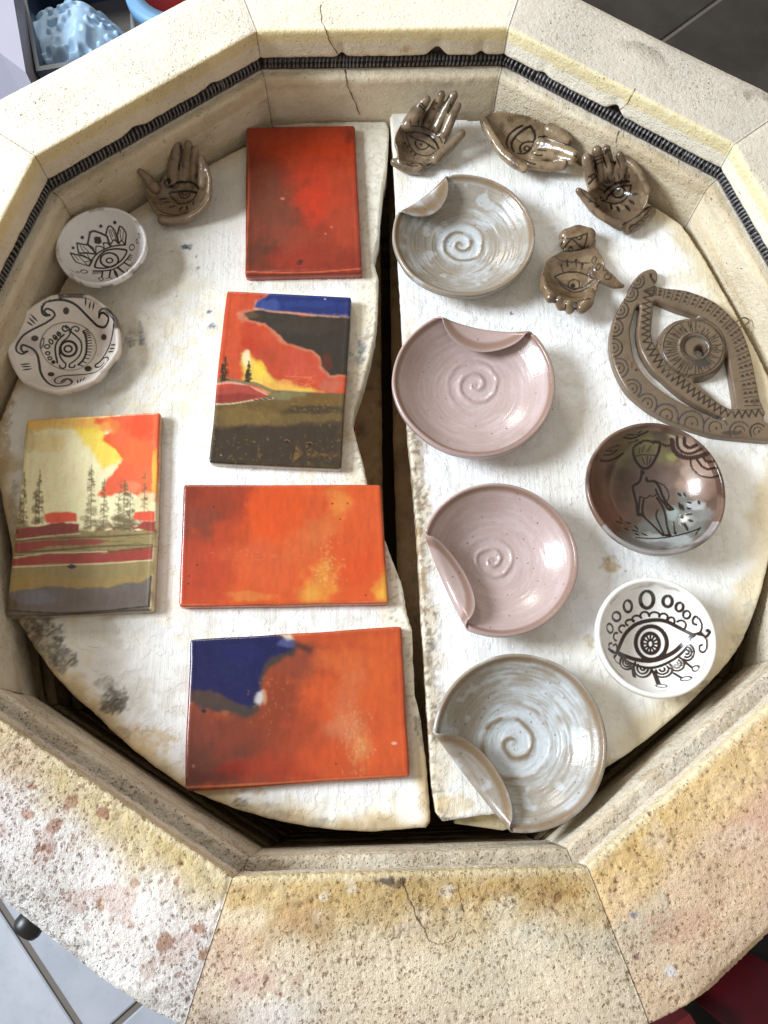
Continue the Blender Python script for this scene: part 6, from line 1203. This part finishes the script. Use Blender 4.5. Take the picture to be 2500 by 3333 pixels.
# far right: dark slabs
# storage crate, cloth and bins behind the kiln on the left
def prism(pts, z0, z1):
    q = np.asarray(pts)[:, :2]; n = len(q); V = np.vstack([np.c_[q, np.full(n, z0)], np.c_[q, np.full(n, z1)]]); a = np.arange(n); b = (a + 1) % n
    return V, [np.c_[a, b, b + n, a + n], a[None, ::-1], a[None] + n]
zb = -.33
bc = PA([(118, 232), (45, -160), (430, -230), (440, 180)], zb)[:, :2]; bcc = bc.mean(0)
bi = bcc + (bc - bcc) * .93; bl = bcc + (bc - bcc) * .80; bli = bcc + (bc - bcc) * .74
V = np.vstack([np.c_[bl, np.full(4, ZF)], np.c_[bc, np.full(4, zb)], np.c_[bi, np.full(4, zb)], np.c_[bli, np.full(4, ZF + .01)]]); a = np.arange(4); b = (a + 1) % 4
bn = empty('bin', (bcc[0], bcc[1], ZF)); tag(bn, 'dark blue plastic bin behind the kiln with a blue cloth in it', 'bin')
o = mesh_np('bin_body', V, [np.vstack([np.c_[a + 4 * k, b + 4 * k, b + 4 * k + 4, a + 4 * k + 4] for k in range(3)]), a[None, ::-1], a[None] + 12], plain('bin_plastic', C(46, 62, 82), .35, 0, .3, 12), None, bn, False); o.location = -Vector((bcc[0], bcc[1], ZF))
V, F = prism(bli + (bcc - bli) * .02, ZF + .011, -.40); 
o = mesh_np('bin_liner', V, F, plain('black_liner', C(26, 22, 24), .45, 0, .4, 20), None, bn, False); o.location = -Vector((bcc[0], bcc[1], ZF))
# rough blue cloth heaped in the bin
cc = P(225, 120, -.36); n = 150; u = np.linspace(-1, 1, n); U, Vv = np.meshgrid(u, u, indexing='ij'); U, Vv = U.ravel(), Vv.ravel()
ang = np.arctan2(Vv, U); rr = np.maximum(abs(U), abs(Vv)); x = np.cos(ang) * rr; y = np.sin(ang) * rr
shape = .82 + .26 * (fbm(np.c_[np.cos(ang), np.sin(ang)], 1.6, 2, 6) - .3)
X = cc[0] + x * .098 * shape; Y = cc[1] + y * .088 * shape
pq = np.c_[X, Y]; hN = fbm(pq, 16, 3, 12); fold = abs(fbm(pq, 13, 2, 15) - .5) * 2
Zc = -.399 + .055 * np.clip(1 - rr ** 3.5, 0, 1) * (.6 + .6 * hN) + .025 * fold * (1 - rr ** 2)
Zc += .0075 * sstep(.3, .8, vnoise(np.c_[pq * 120, pq[:, :1] * 0], 3)) * (1 - rr ** 6)
V = np.c_[X, Y, Zc]; lowr = np.c_[X, Y, np.full(len(X), -.3995)]
idx = np.arange(n * n).reshape(n, n); loop = np.concatenate([idx[:-1, 0], idx[-1, :-1], idx[:0:-1, -1], idx[0, :0:-1]]); K = len(loop); aa = np.arange(K); bb = (aa + 1) % K
V = np.vstack([V, lowr[loop]]); cl = fbm(V, 40, 3, 3); col = C(128, 162, 196) * (.75 + .5 * cl)[:, None]
o = mesh_np('cloth', V, [gridfaces(n, n), np.c_[loop[aa], n * n + aa, n * n + bb, loop[bb]], (aa[::-1] + n * n)[None]], plain('blue_cloth', C(168, 198, 226), .95, 0, .25, 60), None); settle(o, V)
tag(o, 'crumpled nubby light blue cloth lying in the dark bin', 'cloth')
# white board leaning beside the bin
q1 = PA([(-190, -140), (48, -60), (84, 236), (0, 172), (-200, 60)], -.30)[:, :2]
V, F = prism(q1, ZF, -.30); V[5:, 2] += np.array([.0, .02, 0, 0, 0]); o = mesh_np('storage_box', V, F, plain('white_plastic', C(150, 147, 160), .4, 0, .08, 8), None, None, False); settle(o, V); tag(o, 'white plastic box standing left of the dark bin', 'box')
# red bucket with a light blue rim
def bucket(u, v, r, z1, body, rimc, name, label):
    c = P(u, v, z1); t = np.arange(40) / 40 * 2 * np.pi; e = empty(name, (c[0], c[1], ZF)); tag(e, label, 'bucket'); hh = z1 - ZF
    pr = [(.01, 0), (r * .8, 0), (r, hh - .02), (r, hh - .004), (r - .004, hh - .004), (r * .8 - .004, .005), (.01, .005)]
    V = np.vstack([np.c_[a * np.cos(t), a * np.sin(t), np.full(40, z)] for a, z in pr]); mesh_np('bucket_body', V, [gridfaces(len(pr), 40, True)], body, None, e)
    pr = [(r + .001, hh - .02), (r + .014, hh - .016), (r + .014, hh), (r - .006, hh), (r - .006, hh - .02), (r + .001, hh - .02)]
    V = np.vstack([np.c_[a * np.cos(t), a * np.sin(t), np.full(40, z)] for a, z in pr]); mesh_np('bucket_rim', V, [gridfaces(len(pr), 40, True)], rimc, None, e)
bucket(590, -60, .060, -.30, plain('red_plastic', C(150, 24, 30), .3), plain('light_blue_plastic', C(96, 140, 176), .5), 'bucket', 'red bucket with a light blue rim behind the kiln')
# front right: dark crate and red packets on the floor
def carton(pts, z0, z1, colour, label, stripe=None):
    q = PA(pts, z1)[:, :2]; c = q.mean(0); e = empty('carton', (c[0], c[1], z0)); tag(e, label, 'carton')
    V, F = prism(q, z0, z1); o = mesh_np('carton_body', V, F, plain('carton_card', colour, .45, 0, .15, 30), None, e, False); o.location = -Vector((c[0], c[1], z0))
    if stripe:
        s = PA(stripe, z1 + .001)[:, :2]; V, F = prism(s, z1 + .0004, z1 + .0012); o = mesh_np('white_panel', V, F, plain('white_print', C(190, 190, 200), .5), None, e, False); o.location = -Vector((c[0], c[1], z0))
carton([(2462, 3400), (2640, 3200), (2790, 3340), (2620, 3540)], ZF, -.52, C(104, 18, 30), 'red carton with a pale panel, at the front right corner', [(2500, 3390), (2590, 3300), (2670, 3370), (2590, 3460)])
carton([(2140, 3375), (2245, 3300), (2300, 3390), (2200, 3480)], ZF, -.52, C(110, 16, 24), 'dark red carton half hidden under the front rim', [(2180, 3375), (2250, 3335), (2280, 3380), (2215, 3430)])
q = PA([(2170, 3600), (2190, 3200), (2420, 2900), (2900, 2800), (2900, 3700)], ZF + .003)[:, :2]; V, F = prism(q, ZF + .0005, ZF + .003); o = mesh_np('rubber_mat', V, F, plain('black_rubber', C(14, 13, 14), .8, 0, .3, 20), None, None, False); settle(o, V); tag(o, 'black rubber mat on the floor at the front right', 'mat')
